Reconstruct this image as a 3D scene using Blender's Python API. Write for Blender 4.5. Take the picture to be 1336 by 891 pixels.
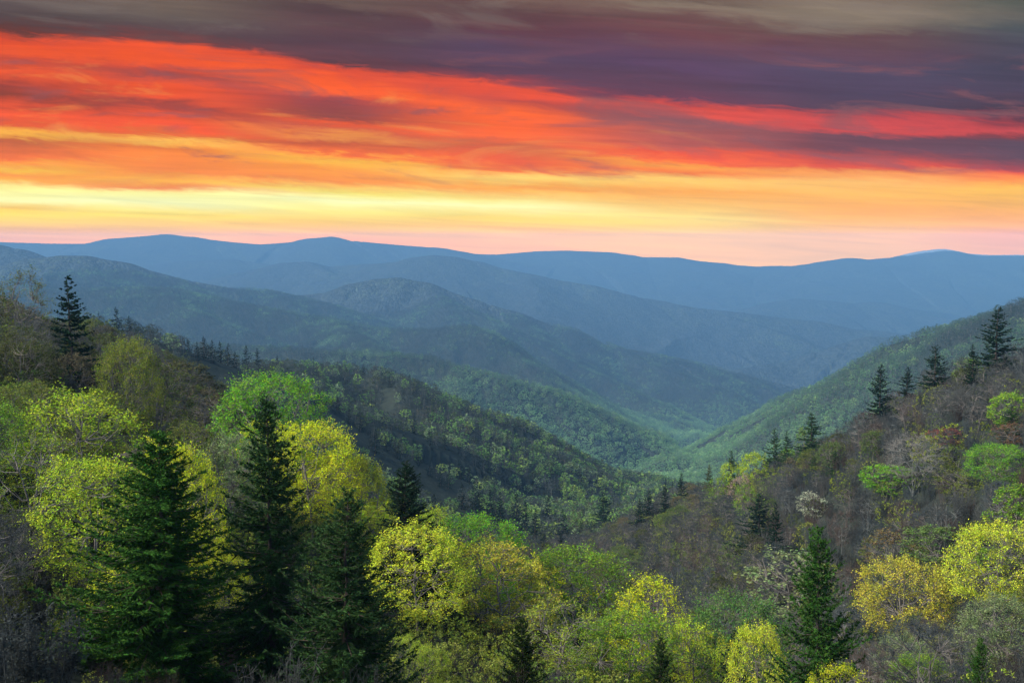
import bpy, math, random
import numpy as np
from mathutils import Vector, Matrix

for o in list(bpy.data.objects):
    bpy.data.objects.remove(o)
scene = bpy.context.scene
col = scene.collection
R = math.radians
rng = np.random.RandomState(7)
random.seed(7)

# ------------------------------------------------------------------ camera
F = 1336 * 35.0 / 36.0            # focal length in photograph pixels
HR = 315.0                        # row of the true horizon
PITCH = math.atan((445.5 - HR) / F)
cam_d = bpy.data.cameras.new('camera')
cam_d.lens = 35.0
cam_d.sensor_width = 36.0
cam_d.clip_start = 0.5
cam_d.clip_end = 200000.0
cam = bpy.data.objects.new('camera', cam_d)
col.objects.link(cam)
cam.location = (0, 0, 0)
cam.rotation_euler = (math.pi / 2 - PITCH, 0, 0)
scene.camera = cam

# ------------------------------------------------------------------ exposure
scene.view_settings.view_transform = 'Standard'
scene.view_settings.look = 'None'
scene.view_settings.gamma = 1.0
EXPOSURE = 1.2
scene.view_settings.exposure = EXPOSURE
scene.view_settings.use_curve_mapping = False
scene.cycles.use_denoising = True
scene.cycles.max_bounces = 6
scene.cycles.volume_bounces = 1
scene.cycles.transparent_max_bounces = 8
scene.cycles.sample_clamp_indirect = 4.0

SUN_EL, SUN_AZ = R(40), R(-108)     # azimuth measured from the view direction, negative = left
SUN_STRENGTH = 4.3
SKY_STRENGTH = 0.14
SUNSET_STRENGTH = 1.0
HAZE_DENSITY = 0.97e-4
HAZE_TOP = 98.0
HAZE_GLOW = (0.11, 0.25, 0.52)     # what the haze itself adds, measured in a render
REACH = 13800.0
HAZE_COLOR = (0.150, 0.330, 0.555, 1)

def lin(c):
    c = c / 255.0
    return c / 12.92 if c <= 0.04045 else ((c + 0.055) / 1.055) ** 2.4

def plane_coords(u, v):
    """pixel of the photograph -> direction as (X/Y, Z/Y)"""
    x = (u - 668.0); z = (445.5 - v)
    Y = F * math.cos(PITCH) + z * math.sin(PITCH)
    Z = -F * math.sin(PITCH) + z * math.cos(PITCH)
    return x / Y, Z / Y

# ------------------------------------------------------------------ world
class NT:
    def __init__(s, tree):
        s.t = tree; s.n = tree.nodes; s.l = tree.links
    def node(s, typ, **kw):
        n = s.n.new(typ)
        for k, v in kw.items():
            setattr(n, k, v)
        return n
    def put(s, sock, v):
        if isinstance(v, bpy.types.NodeSocket):
            s.l.new(v, sock)
        elif v is not None:
            sock.default_value = v
    def math(s, op, a, b=None, c=None, clamp=False):
        n = s.node('ShaderNodeMath', operation=op, use_clamp=clamp)
        s.put(n.inputs[0], a)
        if b is not None: s.put(n.inputs[1], b)
        if c is not None: s.put(n.inputs[2], c)
        return n.outputs[0]
    def mix(s, fac, a, b, blend='MIX'):
        n = s.node('ShaderNodeMix', data_type='RGBA', blend_type=blend)
        s.put(n.inputs[0], fac); s.put(n.inputs[6], a); s.put(n.inputs[7], b)
        return n.outputs[2]
    def maprange(s, v, a, b, c=0.0, d=1.0, smooth=False):
        n = s.node('ShaderNodeMapRange', interpolation_type='SMOOTHSTEP' if smooth else 'LINEAR')
        s.put(n.inputs[0], v)
        for i, q in enumerate((a, b, c, d)): n.inputs[1 + i].default_value = q
        return n.outputs[0]
    def noise(s, vec, scale, detail=3.0, rough=0.5, dist=0.0, dims='3D'):
        n = s.node('ShaderNodeTexNoise', noise_dimensions=dims)
        if vec is not None: s.put(n.inputs['Vector'], vec)
        n.inputs['Scale'].default_value = scale
        n.inputs['Detail'].default_value = detail
        n.inputs['Roughness'].default_value = rough
        n.inputs['Distortion'].default_value = dist
        return n
    def xyz(s, x, y, z=0.0):
        n = s.node('ShaderNodeCombineXYZ')
        s.put(n.inputs[0], x); s.put(n.inputs[1], y); s.put(n.inputs[2], z)
        return n.outputs[0]
    def ramp(s, fac, stops, interp='LINEAR'):
        n = s.node('ShaderNodeValToRGB')
        cr = n.color_ramp; cr.interpolation = interp
        stops = sorted(stops)
        while len(cr.elements) < len(stops): cr.elements.new(0.5)
        for i, (p, c) in enumerate(stops):
            cr.elements[i].position = p
        for i, (p, c) in enumerate(stops):
            cr.elements[i].color = c if not isinstance(c, float) else (c, c, c, 1)
        s.put(n.inputs[0], fac)
        return n.outputs[0]

SKYCOLS = {
 0: [(0,98,84,84),(20,85,70,72),(38,105,58,54),(50,225,78,48),(66,238,88,42),(80,190,75,60),(95,240,90,40),(110,150,65,60),(125,140,65,55),(136,205,78,35),(148,255,95,12),(160,230,95,40),(170,250,180,70),(180,195,98,60),(200,250,120,20),(218,255,200,60),(228,250,150,30),(236,255,175,50),(246,255,238,150),(262,255,245,180),(270,250,195,80),(285,255,210,110),(300,255,178,90),(325,255,165,75)],
 220: [(0,112,96,88),(15,105,92,88),(35,90,72,76),(49,120,65,65),(59,235,85,50),(75,245,90,45),(85,215,80,55),(95,170,75,70),(108,235,85,45),(122,235,85,40),(135,160,70,65),(150,230,85,30),(160,255,92,12),(170,225,110,60),(178,255,190,85),(190,240,130,50),(205,255,140,20),(222,255,142,20),(234,255,180,50),(242,240,135,25),(250,255,243,160),(265,255,249,190),(280,255,215,120),(300,255,180,100),(325,255,170,85)],
 445: [(0,110,90,85),(15,85,65,70),(35,95,68,75),(60,90,65,78),(83,100,65,75),(92,220,80,60),(105,250,95,50),(118,255,100,45),(130,190,80,75),(140,150,70,75),(152,150,75,70),(161,228,90,55),(168,210,95,70),(178,238,145,75),(188,200,95,65),(200,240,110,40),(210,255,190,75),(222,255,160,35),(236,255,150,25),(249,255,230,120),(262,255,248,188),(275,255,225,140),(290,255,195,110),(315,255,168,90)],
 668: [(0,115,90,85),(15,95,68,72),(40,105,65,75),(70,90,70,95),(95,95,68,90),(108,150,70,80),(115,235,85,60),(130,195,80,75),(150,255,105,55),(165,255,105,55),(180,255,110,65),(195,205,100,75),(212,240,100,70),(221,250,125,50),(232,255,215,115),(245,255,165,62),(259,255,215,130),(270,255,238,178),(285,255,205,120),(300,255,182,108),(330,255,176,120)],
 890: [(0,110,92,85),(10,135,118,105),(25,110,80,80),(45,115,72,80),(70,100,72,95),(90,95,70,100),(110,95,68,90),(130,110,68,90),(139,215,80,75),(148,228,85,75),(158,150,90,95),(175,170,90,90),(190,195,95,90),(200,235,90,70),(209,255,112,60),(216,255,165,75),(227,255,132,52),(237,255,205,112),(250,255,170,90),(265,255,188,112),(285,255,210,140),(305,255,187,122),(345,255,182,140)],
 1110: [(0,125,110,100),(20,140,125,110),(36,125,110,100),(50,105,75,80),(75,100,72,90),(95,85,75,100),(120,85,70,95),(145,90,70,90),(157,195,75,80),(168,220,80,80),(178,110,75,90),(190,120,75,90),(205,190,80,80),(217,228,88,75),(225,255,160,90),(240,255,192,112),(255,255,182,104),(275,255,167,106),(300,255,180,125),(345,255,186,145)],
 1336: [(0,85,90,85),(20,105,100,95),(40,80,85,90),(60,80,75,90),(90,75,70,90),(120,80,68,90),(143,80,62,80),(156,165,65,75),(165,200,75,80),(172,120,60,70),(182,95,72,90),(200,90,72,90),(215,175,70,80),(222,238,88,65),(235,255,142,72),(250,255,190,92),(270,255,176,102),(300,255,166,110),(330,255,172,122)],
}
EDGE = {0: 0, 220: 6, 445: 36, 668: 62, 890: 88, 1110: 104, 1336: 103}   # how far the cloud deck's lower edge has sunk, going right

SKYMAX = 12.0
def build_world():
    w = bpy.data.worlds.new('World'); scene.world = w
    w.use_nodes = True
    t = NT(w.node_tree); t.n.clear()
    out = t.node('ShaderNodeOutputWorld')
    sky = t.node('ShaderNodeTexSky', sky_type='NISHITA', sun_disc=False)
    sky.sun_elevation = SUN_EL
    sky.sun_rotation = SUN_AZ
    sky.altitude = 1500; sky.dust_density = 1.0
    bg1 = t.node('ShaderNodeBackground'); bg1.inputs[1].default_value = SKY_STRENGTH
    t.l.new(sky.outputs[0], bg1.inputs[0])
    tc = t.node('ShaderNodeTexCoord')
    sep = t.node('ShaderNodeSeparateXYZ'); t.l.new(tc.outputs['Generated'], sep.inputs[0])
    x, y, z = sep.outputs
    ys = t.math('MAXIMUM', y, 0.15)
    P = t.math('DIVIDE', x, ys); Q = t.math('DIVIDE', z, ys)
    # row-like coordinate of the far cloud deck
    wn1 = t.noise(t.xyz(t.math('MULTIPLY', P, 2.2), t.math('MULTIPLY', Q, 16.0)), 1.0, 3.0, 0.5, 0.3)
    wn2 = t.noise(t.xyz(t.math('MULTIPLY', P, 8.0), t.math('MULTIPLY', t.math('ADD', Q, t.math('MULTIPLY', P, 0.06)), 52.0), 4.0), 1.0, 4.0, 0.55, 0.4)
    row = t.math('SUBTRACT', HR, t.math('MULTIPLY', Q, F * 1.02))
    amp = t.maprange(row, 300.0, 200.0, 0.03, 1.0)
    d1 = t.math('MULTIPLY', t.math('MULTIPLY', t.math('SUBTRACT', wn1.outputs[0], 0.5), 34.0), amp)
    d2 = t.math('MULTIPLY', t.math('MULTIPLY', t.math('SUBTRACT', wn2.outputs[0], 0.5), 30.0), amp)
    row = t.math('ADD', t.math('ADD', row, d1), d2)
    wn3 = t.noise(t.xyz(t.math('MULTIPLY', P, 20.0), t.math('MULTIPLY', t.math('ADD', Q, t.math('MULTIPLY', P, 0.10)), 125.0), 7.0), 1.0, 5.0, 0.65, 1.4)
    row = t.math('ADD', row, t.math('MULTIPLY', t.math('MULTIPLY', t.math('SUBTRACT', wn3.outputs[0], 0.5), 22.0), amp))
    # column coordinate 0..1
    wx = t.math('MULTIPLY', t.math('SUBTRACT', wn1.outputs[0], 0.5), 0.10)
    cx = t.math('ADD', t.math('ADD', t.math('MULTIPLY', P, F / 1336.0), 0.5), wx, clamp=True)
    sh = t.ramp(cx, [(k / 1336.0, v / 110.0) for k, v in EDGE.items()], 'B_SPLINE')
    w2 = t.maprange(row, 155.0, 290.0, 1.0, 0.25)
    rp = t.math('SUBTRACT', row, t.math('MULTIPLY', t.math('MULTIPLY', sh, 110.0), w2))
    tt = t.math('DIVIDE', t.math('ADD', rp, 115.0), 470.0, clamp=True)
    keys = sorted(SKYCOLS)
    res = None
    for i, k in enumerate(keys):
        stops = []
        cols = list(SKYCOLS[k])
        for extra in (296, 301, 304, 307, 311, 350):
            rr_ = [q[0] for q in cols]
            if all(abs(extra - q) > 2 for q in rr_):
                cols.append((extra,) + tuple(float(np.interp(extra, rr_, [q[j] for q in cols])) for j in (1, 2, 3))); cols.sort()
        for (r_, a, b, c) in cols[:32]:
            # exact direction of that sample, expressed as a level row
            p_, q_ = plane_coords(k, r_)
            lr = HR - q_ * F * 1.02
            ww = 1.0 + (0.25 - 1.0) * min(1, max(0, (lr - 155) / 135.0))
            pos = (lr - EDGE[k] * ww + 115.0) / 470.0
            path = min(REACH, HAZE_TOP / max(q_, 1e-4)) if q_ > 0 else REACH
            T_ = math.exp(-HAZE_DENSITY * path)
            warm = 1.0 + 0.12 * min(1.0, max(0.0, (r_ - 230) / 60.0)); a = min(255, a * warm); b = min(255, b * (1 + (warm - 1) * .55))
            cc = [max(0.0, (lin(q) - g_ * (1 - T_)) / T_) / SKYMAX for q, g_ in zip((a, b, c), HAZE_GLOW)]
            stops.append((min(1, max(0, pos)), (cc[0], cc[1], cc[2], 1)))
        c = t.ramp(tt, stops, 'LINEAR')
        if res is None: res = c
        else:
            f = t.maprange(cx, keys[i - 1] / 1336.0, k / 1336.0, 0, 1, smooth=True)
            res = t.mix(f, res, c)
    # thin streaks inside the clouds
    st = t.noise(t.xyz(t.math('MULTIPLY', P, 5.0), t.math('MULTIPLY', t.math('ADD', Q, t.math('MULTIPLY', P, 0.05)), 110.0), 9.0), 1.0, 5.0, 0.6, 0.6)
    stf = t.maprange(st.outputs[0], 0.3, 0.7, 0.84, 1.14)
    res = t.mix(1.0, res, t.xyz(stf, stf, stf), 'MULTIPLY')
    # torn wisps hanging in the lit part of the sky, mauve-grey on the fire
    wq = t.noise(t.xyz(t.math('MULTIPLY', P, 5.5), t.math('MULTIPLY', t.math('ADD', Q, t.math('MULTIPLY', P, 0.07)), 34.0), 21.0), 1.0, 7.0, 0.62, 0.9)
    win = t.math('MULTIPLY', t.maprange(row, 60.0, 100.0, 0, 1, True), t.maprange(row, 255.0, 200.0, 0, 1, True))
    dark = t.math('MULTIPLY', t.math('MULTIPLY', t.maprange(wq.outputs[0], 0.52, 0.66, 0, 1, True), win), 0.66)
    res = t.mix(dark, res, (0.27 / SKYMAX, 0.085 / SKYMAX, 0.085 / SKYMAX, 1))
    lit = t.math('MULTIPLY', t.math('MULTIPLY', t.maprange(wq.outputs[0], 0.46, 0.30, 0, 1, True), t.math('MULTIPLY', win, t.math('MULTIPLY', t.maprange(rp, 55.0, 90.0, 0, 1, True), t.maprange(P, 0.30, 0.0, 0, 1, True)))), 0.5)
    res = t.mix(lit, res, (1.0 / SKYMAX, 0.36 / SKYMAX, 0.05 / SKYMAX, 1))
    top = t.math('MULTIPLY', t.math('MULTIPLY', t.maprange(wq.outputs[0], 0.50, 0.66, 0, 1, True), t.maprange(row, 70.0, 30.0, 0, 1, True)), 0.35)
    res = t.mix(top, res, (0.22 / SKYMAX, 0.17 / SKYMAX, 0.14 / SKYMAX, 1))
    bg2 = t.node('ShaderNodeBackground'); bg2.inputs[1].default_value = SUNSET_STRENGTH * SKYMAX / 2 ** EXPOSURE
    t.l.new(res, bg2.inputs[0])
    # the sunset deck covers the low sky ahead and gives way to open sky overhead and behind
    m = t.math('MULTIPLY', t.maprange(y, 0.25, 0.6, 0, 1, True), t.maprange(z, 0.30, 0.55, 1, 0, True))
    mx = t.node('ShaderNodeMixShader')
    t.l.new(m, mx.inputs[0]); t.l.new(bg1.outputs[0], mx.inputs[1]); t.l.new(bg2.outputs[0], mx.inputs[2])
    t.l.new(mx.outputs[0], out.inputs[0])
build_world()

sun_d = bpy.data.lights.new('sun', 'SUN')
sun_d.energy = SUN_STRENGTH; sun_d.angle = R(30); sun_d.color = (1.0, 0.90, 0.74)
sun = bpy.data.objects.new('sun', sun_d); col.objects.link(sun)
sdir = Vector((math.sin(SUN_AZ) * math.cos(SUN_EL), math.cos(SUN_AZ) * math.cos(SUN_EL), math.sin(SUN_EL)))
sun.rotation_euler = sdir.to_track_quat('Z', 'Y').to_euler()

# ------------------------------------------------------------------ noise
def _hash(ix, iy, seed):
    h = (ix.astype(np.int64) * 374761393 + iy.astype(np.int64) * 668265263 + seed * 974634777) & 0xffffffff
    h = ((h ^ (h >> 13)) * 1274126177) & 0xffffffff
    return ((h ^ (h >> 16)) & 0xffff) / 65535.0
def perlin(x, y, seed=0):
    ix = np.floor(x); iy = np.floor(y); fx = x - ix; fy = y - iy
    u = fx * fx * fx * (fx * (fx * 6 - 15) + 10); v = fy * fy * fy * (fy * (fy * 6 - 15) + 10)
    def g(dx, dy):
        a = _hash(ix + dx, iy + dy, seed) * 2 * np.pi
        return np.cos(a) * (fx - dx) + np.sin(a) * (fy - dy)
    n0 = g(0, 0) * (1 - u) + g(1, 0) * u
    n1 = g(0, 1) * (1 - u) + g(1, 1) * u
    return (n0 * (1 - v) + n1 * v) * 1.5
def fbm(x, y, seed=0, octv=4, gain=0.5):
    s = 0; a = 1; n = 0
    for i in range(octv):
        s = s + a * perlin(x * 2 ** i + 17.3 * i, y * 2 ** i - 9.1 * i, seed + i); n += a; a *= gain
    return s / n
def ridged(x, y, seed=0, octv=3):
    s = 0; a = 1; n = 0
    for i in range(octv):
        s = s + a * (1 - 2 * np.abs(perlin(x * 2 ** i + 5.3 * i, y * 2 ** i + 3.1 * i, seed + i))); n += a; a *= 0.45
    return s / n

# ------------------------------------------------------------------ terrain
T_PX = np.array([-200, 0, 150, 350, 550, 750, 900, 1050, 1200, 1336, 1550], float)
T_D = np.array([12, 30, 60, 110, 170, 250, 350, 500, 700], float)
T = np.array([
 [1050, 860, 700, 520, 440, 420, 440, 470, 480],
 [1080, 930, 790, 570, 470, 460, 470, 475, 485],
 [1090, 970, 850, 640, 560, 500, 470, 465, 480],
 [1090, 1000, 910, 670, 680, 640, 600, 560, 530],
 [1090, 1020, 930, 800, 850, 800, 740, 680, 620],
 [1090, 1040, 960, 860, 900, 850, 755, 710, 680],
 [1090, 1050, 980, 950, 900, 810, 700, 650, 700],
 [1090, 1050, 1000, 960, 860, 680, 608, 690, 720],
 [1090, 1040, 980, 900, 725, 540, 600, 660, 700],
 [1090, 1010, 930, 820, 590, 496, 530, 600, 650],
 [1090, 960, 850, 650, 440, 400, 450, 520, 600]], float)
def crom(p0, p1, p2, p3, t):
    return 0.5 * ((2 * p1) + (-p0 + p2) * t + (2 * p0 - 5 * p1 + 4 * p2 - p3) * t * t + (-p0 + 3 * p1 - 3 * p2 + p3) * t ** 3)
def table(px, d):
    ld = np.log(T_D)
    i = np.interp(px, T_PX, np.arange(len(T_PX))); j = np.interp(np.log(np.maximum(d, 1e-3)), ld, np.arange(len(T_D)))
    i0 = np.clip(np.floor(i).astype(int), 0, len(T_PX) - 2); j0 = np.clip(np.floor(j).astype(int), 0, len(T_D) - 2)
    fi = i - i0; fj = j - j0
    def at(a, b): return T[np.clip(a, 0, len(T_PX) - 1), np.clip(b, 0, len(T_D) - 1)]
    c = [crom(at(i0 + k, j0 - 1), at(i0 + k, j0), at(i0 + k, j0 + 1), at(i0 + k, j0 + 2), fj) for k in (-1, 0, 1, 2)]
    return crom(c[0], c[1], c[2], c[3], fi)

# far ridges: crest points as (photograph column, row, distance ahead in m); slope; crest rounding
RIDGES = [
 # snow-dusted far hill and far gap hill
 ([(1100,342,16500),(1190,335,16500),(1212,327,16500),(1228,325,16500),(1245,330,16500),(1290,333,16500),(1500,332,16500)], .30, 150, 0),
 ([(980,357,16500),(1012,348,16500),(1050,356,16500)], .25, 150, 0),
 # horizon range
 ([(-500,330,11000),(-200,318,11000),(0,316,11275),(60,318,11275),(110,318,11275),(150,311,11275),(180,309,11275),(217,306,11275),(245,309,11275),(290,315,11275),(340,319,11275),(385,316,11440),(410,311,11440),(432,309,11440),(460,314,11440),(500,318,11550),(560,323,11550),(600,331,11825)], .26, 120, 1),
 ([(560,336,12650),(600,331,12650),(650,332,12650),(700,328,12650),(740,327,12650),(790,329,12650),(840,336,12650),(880,336,12375),(915,341,12375),(940,343,12375),(965,350,12100),(1000,354,12100),(1030,352,11825),(1060,345,11825),(1085,341,11825),(1110,337,11825),(1150,342,11825),(1180,336,11825),(1230,334,11825),(1280,336,11825),(1336,335,11825),(1600,325,11550),(2000,315,11000)], .24, 120, 1),
 ([(190,352,9800),(240,341,9800),(300,338,9800),(345,344,9800),(380,350,9800)], .24, 110, 1),
 # second range sinking to the right
 ([(330,352,8350),(370,343,8350),(400,342,8350),(430,348,8350),(470,345,8350),(510,343,8000),(540,336,8000),(565,333,8000),(590,335,8000),(620,341,8000),(650,350,7930),(700,360,7860),(735,367,7790),(770,372,7720),(810,385,7650),(860,393,7580),(910,402,7510),(960,407,7440),(1010,414,7370),(1060,419,7300),(1110,429,7300),(1150,432,7300),(1185,437,7300),(1215,450,7300)], .32, 70, 1),
 ([(980,418,9300),(1010,401,9300),(1042,390,9300),(1075,392,9300),(1110,396,9300),(1140,394,9300),(1180,402,9300),(1240,410,9300),(1340,420,9300),(1500,400,9300)], .25, 90, 1),
 # left far hill
 ([(-400,300,5500),(-150,308,5500),(-40,315,5580),(0,320,5660),(25,325,5660),(60,337,5740),(110,352,5820)], .35, 50, 1),
 # third range with two domes
 ([(-200,352,4768),(0,348,4768),(40,338,4768),(80,334,4768),(110,334,4768),(145,340,4768),(190,353,4799),(240,365,4830),(300,376,4830),(345,380,4830),(390,389,4830),(430,399,4768)], .42, 45, 1),
 ([(330,392,5326),(390,386,5326),(425,382,5326),(460,370,5264),(490,364,5264),(520,362,5264),(550,368,5264),(585,382,5202),(620,391,5140),(660,404,5078),(700,420,5016),(740,429,4954),(770,442,4954),(810,457,4892),(860,465,4892),(910,475,4892),(960,487,4892),(1010,499,4892),(1050,515,4892)], .46, 45, 1),
 ([(600,400,4830),(660,428,4582),(720,462,4396),(780,490,4272),(830,520,4148),(870,556,4086)], .50, 35, 1),
 ([(985,492,6060),(1014,478,5900),(1045,468,5900),(1071,458,5900),(1105,447,5900),(1135,439,5900),(1165,440,5900),(1195,449,5900),(1260,470,6060)], .38, 50, 1),
 ([(930,500,5580),(970,482,5740),(1014,474,5900)], .38, 50, 1),
 # fourth ridge
 ([(-100,382,3900),(60,380,3900),(120,379,3900),(180,377,3900),(225,379,3900),(270,388,3900),(330,401,3850),(380,409,3800),(430,420,3750),(500,431,3700),(560,432,3600),(609,427,3600),(635,434,3550),(663,455,3500),(703,479,3450),(743,503,3450),(787,530,3400),(821,551,3400),(850,577,3400),(880,600,3400)], .50, 28, 1),
 ([(430,420,3750),(460,440,3300),(480,455,3000),(500,468,2700)], .50, 25, 1),
 # fifth ridge
 ([(150,452,2400),(300,455,2400),(400,460,2300),(450,463,2300),(500,465,2300),(551,468,2300),(602,482,2250),(652,495,2200),(703,509,2200),(753,529,2200),(804,557,2200),(850,592,2200)], .48, 20, 1),
 # near wooded ridge
 ([(100,415,600),(150,422,600),(200,440,610),(260,464,640),(330,486,700),(380,486,850),(430,487,930),(467,489,930),(501,497,900),(530,513,860),(568,546,820),(602,574,800),(635,598,780),(686,630,760),(725,655,750)], .50, 14, 1),
 # right flank of the valley
 ([(1750,250,1500),(1500,335,1600),(1336,406,1800),(1280,428,1950),(1200,462,2200),(1150,494,2400),(1100,525,2700),(1060,551,2950),(1020,577,3200),(985,599,3450),(950,617,3800),(915,632,4024)], .52, 20, 1),
]
def squeeze(d):
    return d if d < 12700 else 12350
_rid = []
for pts, s, wdt, g in RIDGES:
    P3 = []
    for (u, v, d) in pts:
        d = squeeze(d)
        a, b = plane_coords(u, v); P3.append((a * d, d, b * d))
    _rid.append((np.array(P3), s, wdt, g))

def add_spurs():
    rs = np.random.RandomState(12)
    base = list(_rid)
    for (P3, s_, wd, g) in base:
        dist = P3[:, 1].mean()
        if not g or dist < 1000 or dist > 9000 or P3[0, 0] > 600: continue      # the right flank stays open
        step = {True: 330.0, False: 620.0}[dist < 2600]
        if dist > 6500: step = 1100.0
        seg = np.hypot(np.diff(P3[:, 0]), np.diff(P3[:, 1])); cum = np.concatenate([[0], np.cumsum(seg)])
        t = step * .4
        while t < cum[-1]:
            p = np.array([np.interp(t, cum, P3[:, j]) for j in range(3)])
            k = min(len(seg) - 1, max(0, np.searchsorted(cum, t) - 1))
            d = (P3[k + 1] - P3[k])[:2] / (seg[k] + 1e-6)
            n = np.array([d[1], -d[0]])
            if n[1] > 0: n = -n
            n = n + np.array([.75, 0]) + rs.normal(size=2) * .18
            n /= np.linalg.norm(n)
            L = rs.uniform(.8, 1.3) * min(1500.0, 3.2 * step * .8)
            drop = 0.0; pts = [p - [0, 0, 4]]
            for q in range(5):
                n = n + rs.normal(size=2) * .12; n /= np.linalg.norm(n)
                drop = (s_ * .40) * L / 5 * (1 + .28 * q)
                nx = pts[-1] + np.array([n[0] * L / 5, n[1] * L / 5, -drop]); pts.append(nx)
            _rid.append((np.array(pts), s_ * 1.12, wd * .55, 2))
            t += step * rs.uniform(.75, 1.3)
add_spurs()

def floor_z(X, Y, r):
    q = np.interp(np.log(np.maximum(r, 50)), np.log([50, 700, 1200, 2300, 5000, 7500, 9500, 13000, 45000]), [.293, .278, .256, .231, .220, .148, .115, .065, .014])
    return -q * r

def height(X, Y, detail=True):
    X = np.asarray(X, float); Y = np.asarray(Y, float)
    r = np.hypot(X, Y) + 1e-6
    az = np.arctan2(X, Y)
    azc = np.clip(az, -R(42), R(42))
    back = np.clip((np.abs(az) - R(60)) / R(110), 0, 1)
    azc = azc * (1 - back)
    Ys = r * np.cos(azc)
    px = 668 + F * np.tan(azc)
    rw = table(px, np.clip(Ys, 12, 700))
    near = (-F * math.sin(PITCH) + (445.5 - rw) * math.cos(PITCH)) / (F * math.cos(PITCH) + (445.5 - rw) * math.sin(PITCH)) * Ys
    near = near + (fbm(X / 60, Y / 60, 3, 3) * 2.5 * np.clip(r / 150, 0.1, 1))
    out = near.copy()
    m = r > 400
    if m.any():
        x = X[m]; y = Y[m]; rr = r[m]
        fl = floor_z(x, y, rr)
        acc = fl + 30 * fbm(x / 900, y / 900, 11, 4) * np.clip(rr / 4000, .1, 1.5)
        for (P3, s, wd, g) in _rid:
            full_acc = None
            if g == 2:      # a spur only reaches a little way, so skip ground far from it
                cxy = P3[:, :2].mean(0); rr2 = np.hypot(P3[:, 0] - cxy[0], P3[:, 1] - cxy[1]).max() + 700
                near_m = np.hypot(x - cxy[0], y - cxy[1]) < rr2
                if not near_m.any(): continue
                xs_, ys_, as_ = x[near_m], y[near_m], acc[near_m]
                b_ = np.full(xs_.shape, -1e9)
                for k in range(len(P3) - 1):
                    a = P3[k]; b = P3[k + 1]; dx, dy = b[0] - a[0], b[1] - a[1]
                    t = np.clip(((xs_ - a[0]) * dx + (ys_ - a[1]) * dy) / (dx * dx + dy * dy), 0, 1)
                    d = np.hypot(xs_ - (a[0] + t * dx), ys_ - (a[1] + t * dy))
                    b_ = np.maximum(b_, a[2] + t * (b[2] - a[2]) - s * (np.sqrt(d * d + wd * wd) - wd))
                b_ = b_ + fbm(xs_ / 160, ys_ / 160, 41, 3) * wd * .35
                k_ = wd * .5 + 2
                dl = np.clip((b_ - as_) / k_, -40, 40)
                acc[near_m] = np.where(dl > 8, b_, np.where(dl < -8, as_, as_ + k_ * (np.log1p(np.exp(dl)) - np.log(2) * np.exp(-dl * dl / 4) * .5)))
                continue
            best = np.full(x.shape, -1e9); 
            dmin = np.full(x.shape, 1e9); tmin = np.zeros(x.shape)
            sacc = 0.0
            for k in range(len(P3) - 1):
                a = P3[k]; b = P3[k + 1]
                dx, dy = b[0] - a[0], b[1] - a[1]
                L2 = dx * dx + dy * dy; L = math.sqrt(L2)
                t = np.clip(((x - a[0]) * dx + (y - a[1]) * dy) / L2, 0, 1)
                d = np.hypot(x - (a[0] + t * dx), y - (a[1] + t * dy))
                hh = a[2] + t * (b[2] - a[2]) - s * (np.sqrt(d * d + wd * wd) - wd)
                up = hh > best
                best = np.where(up, hh, best); dmin = np.where(up, d, dmin); tmin = np.where(up, sacc + t * L, tmin)
                sacc += L
            dist = P3[:, 1].mean()
            if g == 2:
                pass
            elif g and detail:
                sc = wd * 9 + 60
                rel = np.clip(dmin / (wd * 5 + 30), 0, 1)
                wx = tmin / sc + 0.45 * fbm(x / sc / 1.5, y / sc / 1.5, 5, 2)
                rg = ridged(wx, dmin / (sc * 4.5) + 3.3 * dist / 1000, 21, 3)
                drop = s * (np.sqrt(dmin * dmin + wd * wd) - wd)
                best = best + (rg - 0.62) * np.minimum(sc * 0.34, 0.75 * drop) * (0.35 if dist > 9700 else 0.8 if dist > 6900 else 1.0) + fbm(x / (sc * .9), y / (sc * .9), 31, 4) * wd * 0.6 * (0.08 + rel)
            k_ = wd * 0.35 + 2
            dlt = np.clip((best - acc) / k_, -40, 40)
            acc = np.where(dlt > 8, best, np.where(dlt < -8, acc, acc + k_ * np.log1p(np.exp(dlt))))
        wgt = np.clip((np.log(rr) - math.log(480)) / (math.log(760) - math.log(480)), 0, 1)
        wgt = wgt * wgt * (3 - 2 * wgt)
        out[m] = near[m] * (1 - wgt) + acc * wgt
    out = np.where(r < 60, np.minimum(out, -1.6), out)
    return out

def h1(x, y):
    return float(height(np.array([x]), np.array([y]))[0])

# polar grid, finest where the photograph looks
az_in = np.linspace(R(-34), R(34), 960)
az_l = -R(34) - np.linspace(0, 1, 70)[1:] ** 1.5 * R(146)
az_r = R(34) + np.linspace(0, 1, 70)[1:] ** 1.5 * R(146)
az_all = np.concatenate([az_l[::-1], az_in, az_r[:-1]])
rad = np.concatenate([np.geomspace(1.5, 400, 170)[:-1], np.geomspace(400, 9000, 900)[:-1], np.geomspace(9000, REACH, 240)])
NA, NR = len(az_all), len(rad)
AZ, RD = np.meshgrid(az_all, rad, indexing='ij')
GX = RD * np.sin(AZ); GY = RD * np.cos(AZ)
GZ = height(GX.ravel(), GY.ravel()).reshape(GX.shape)

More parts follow.
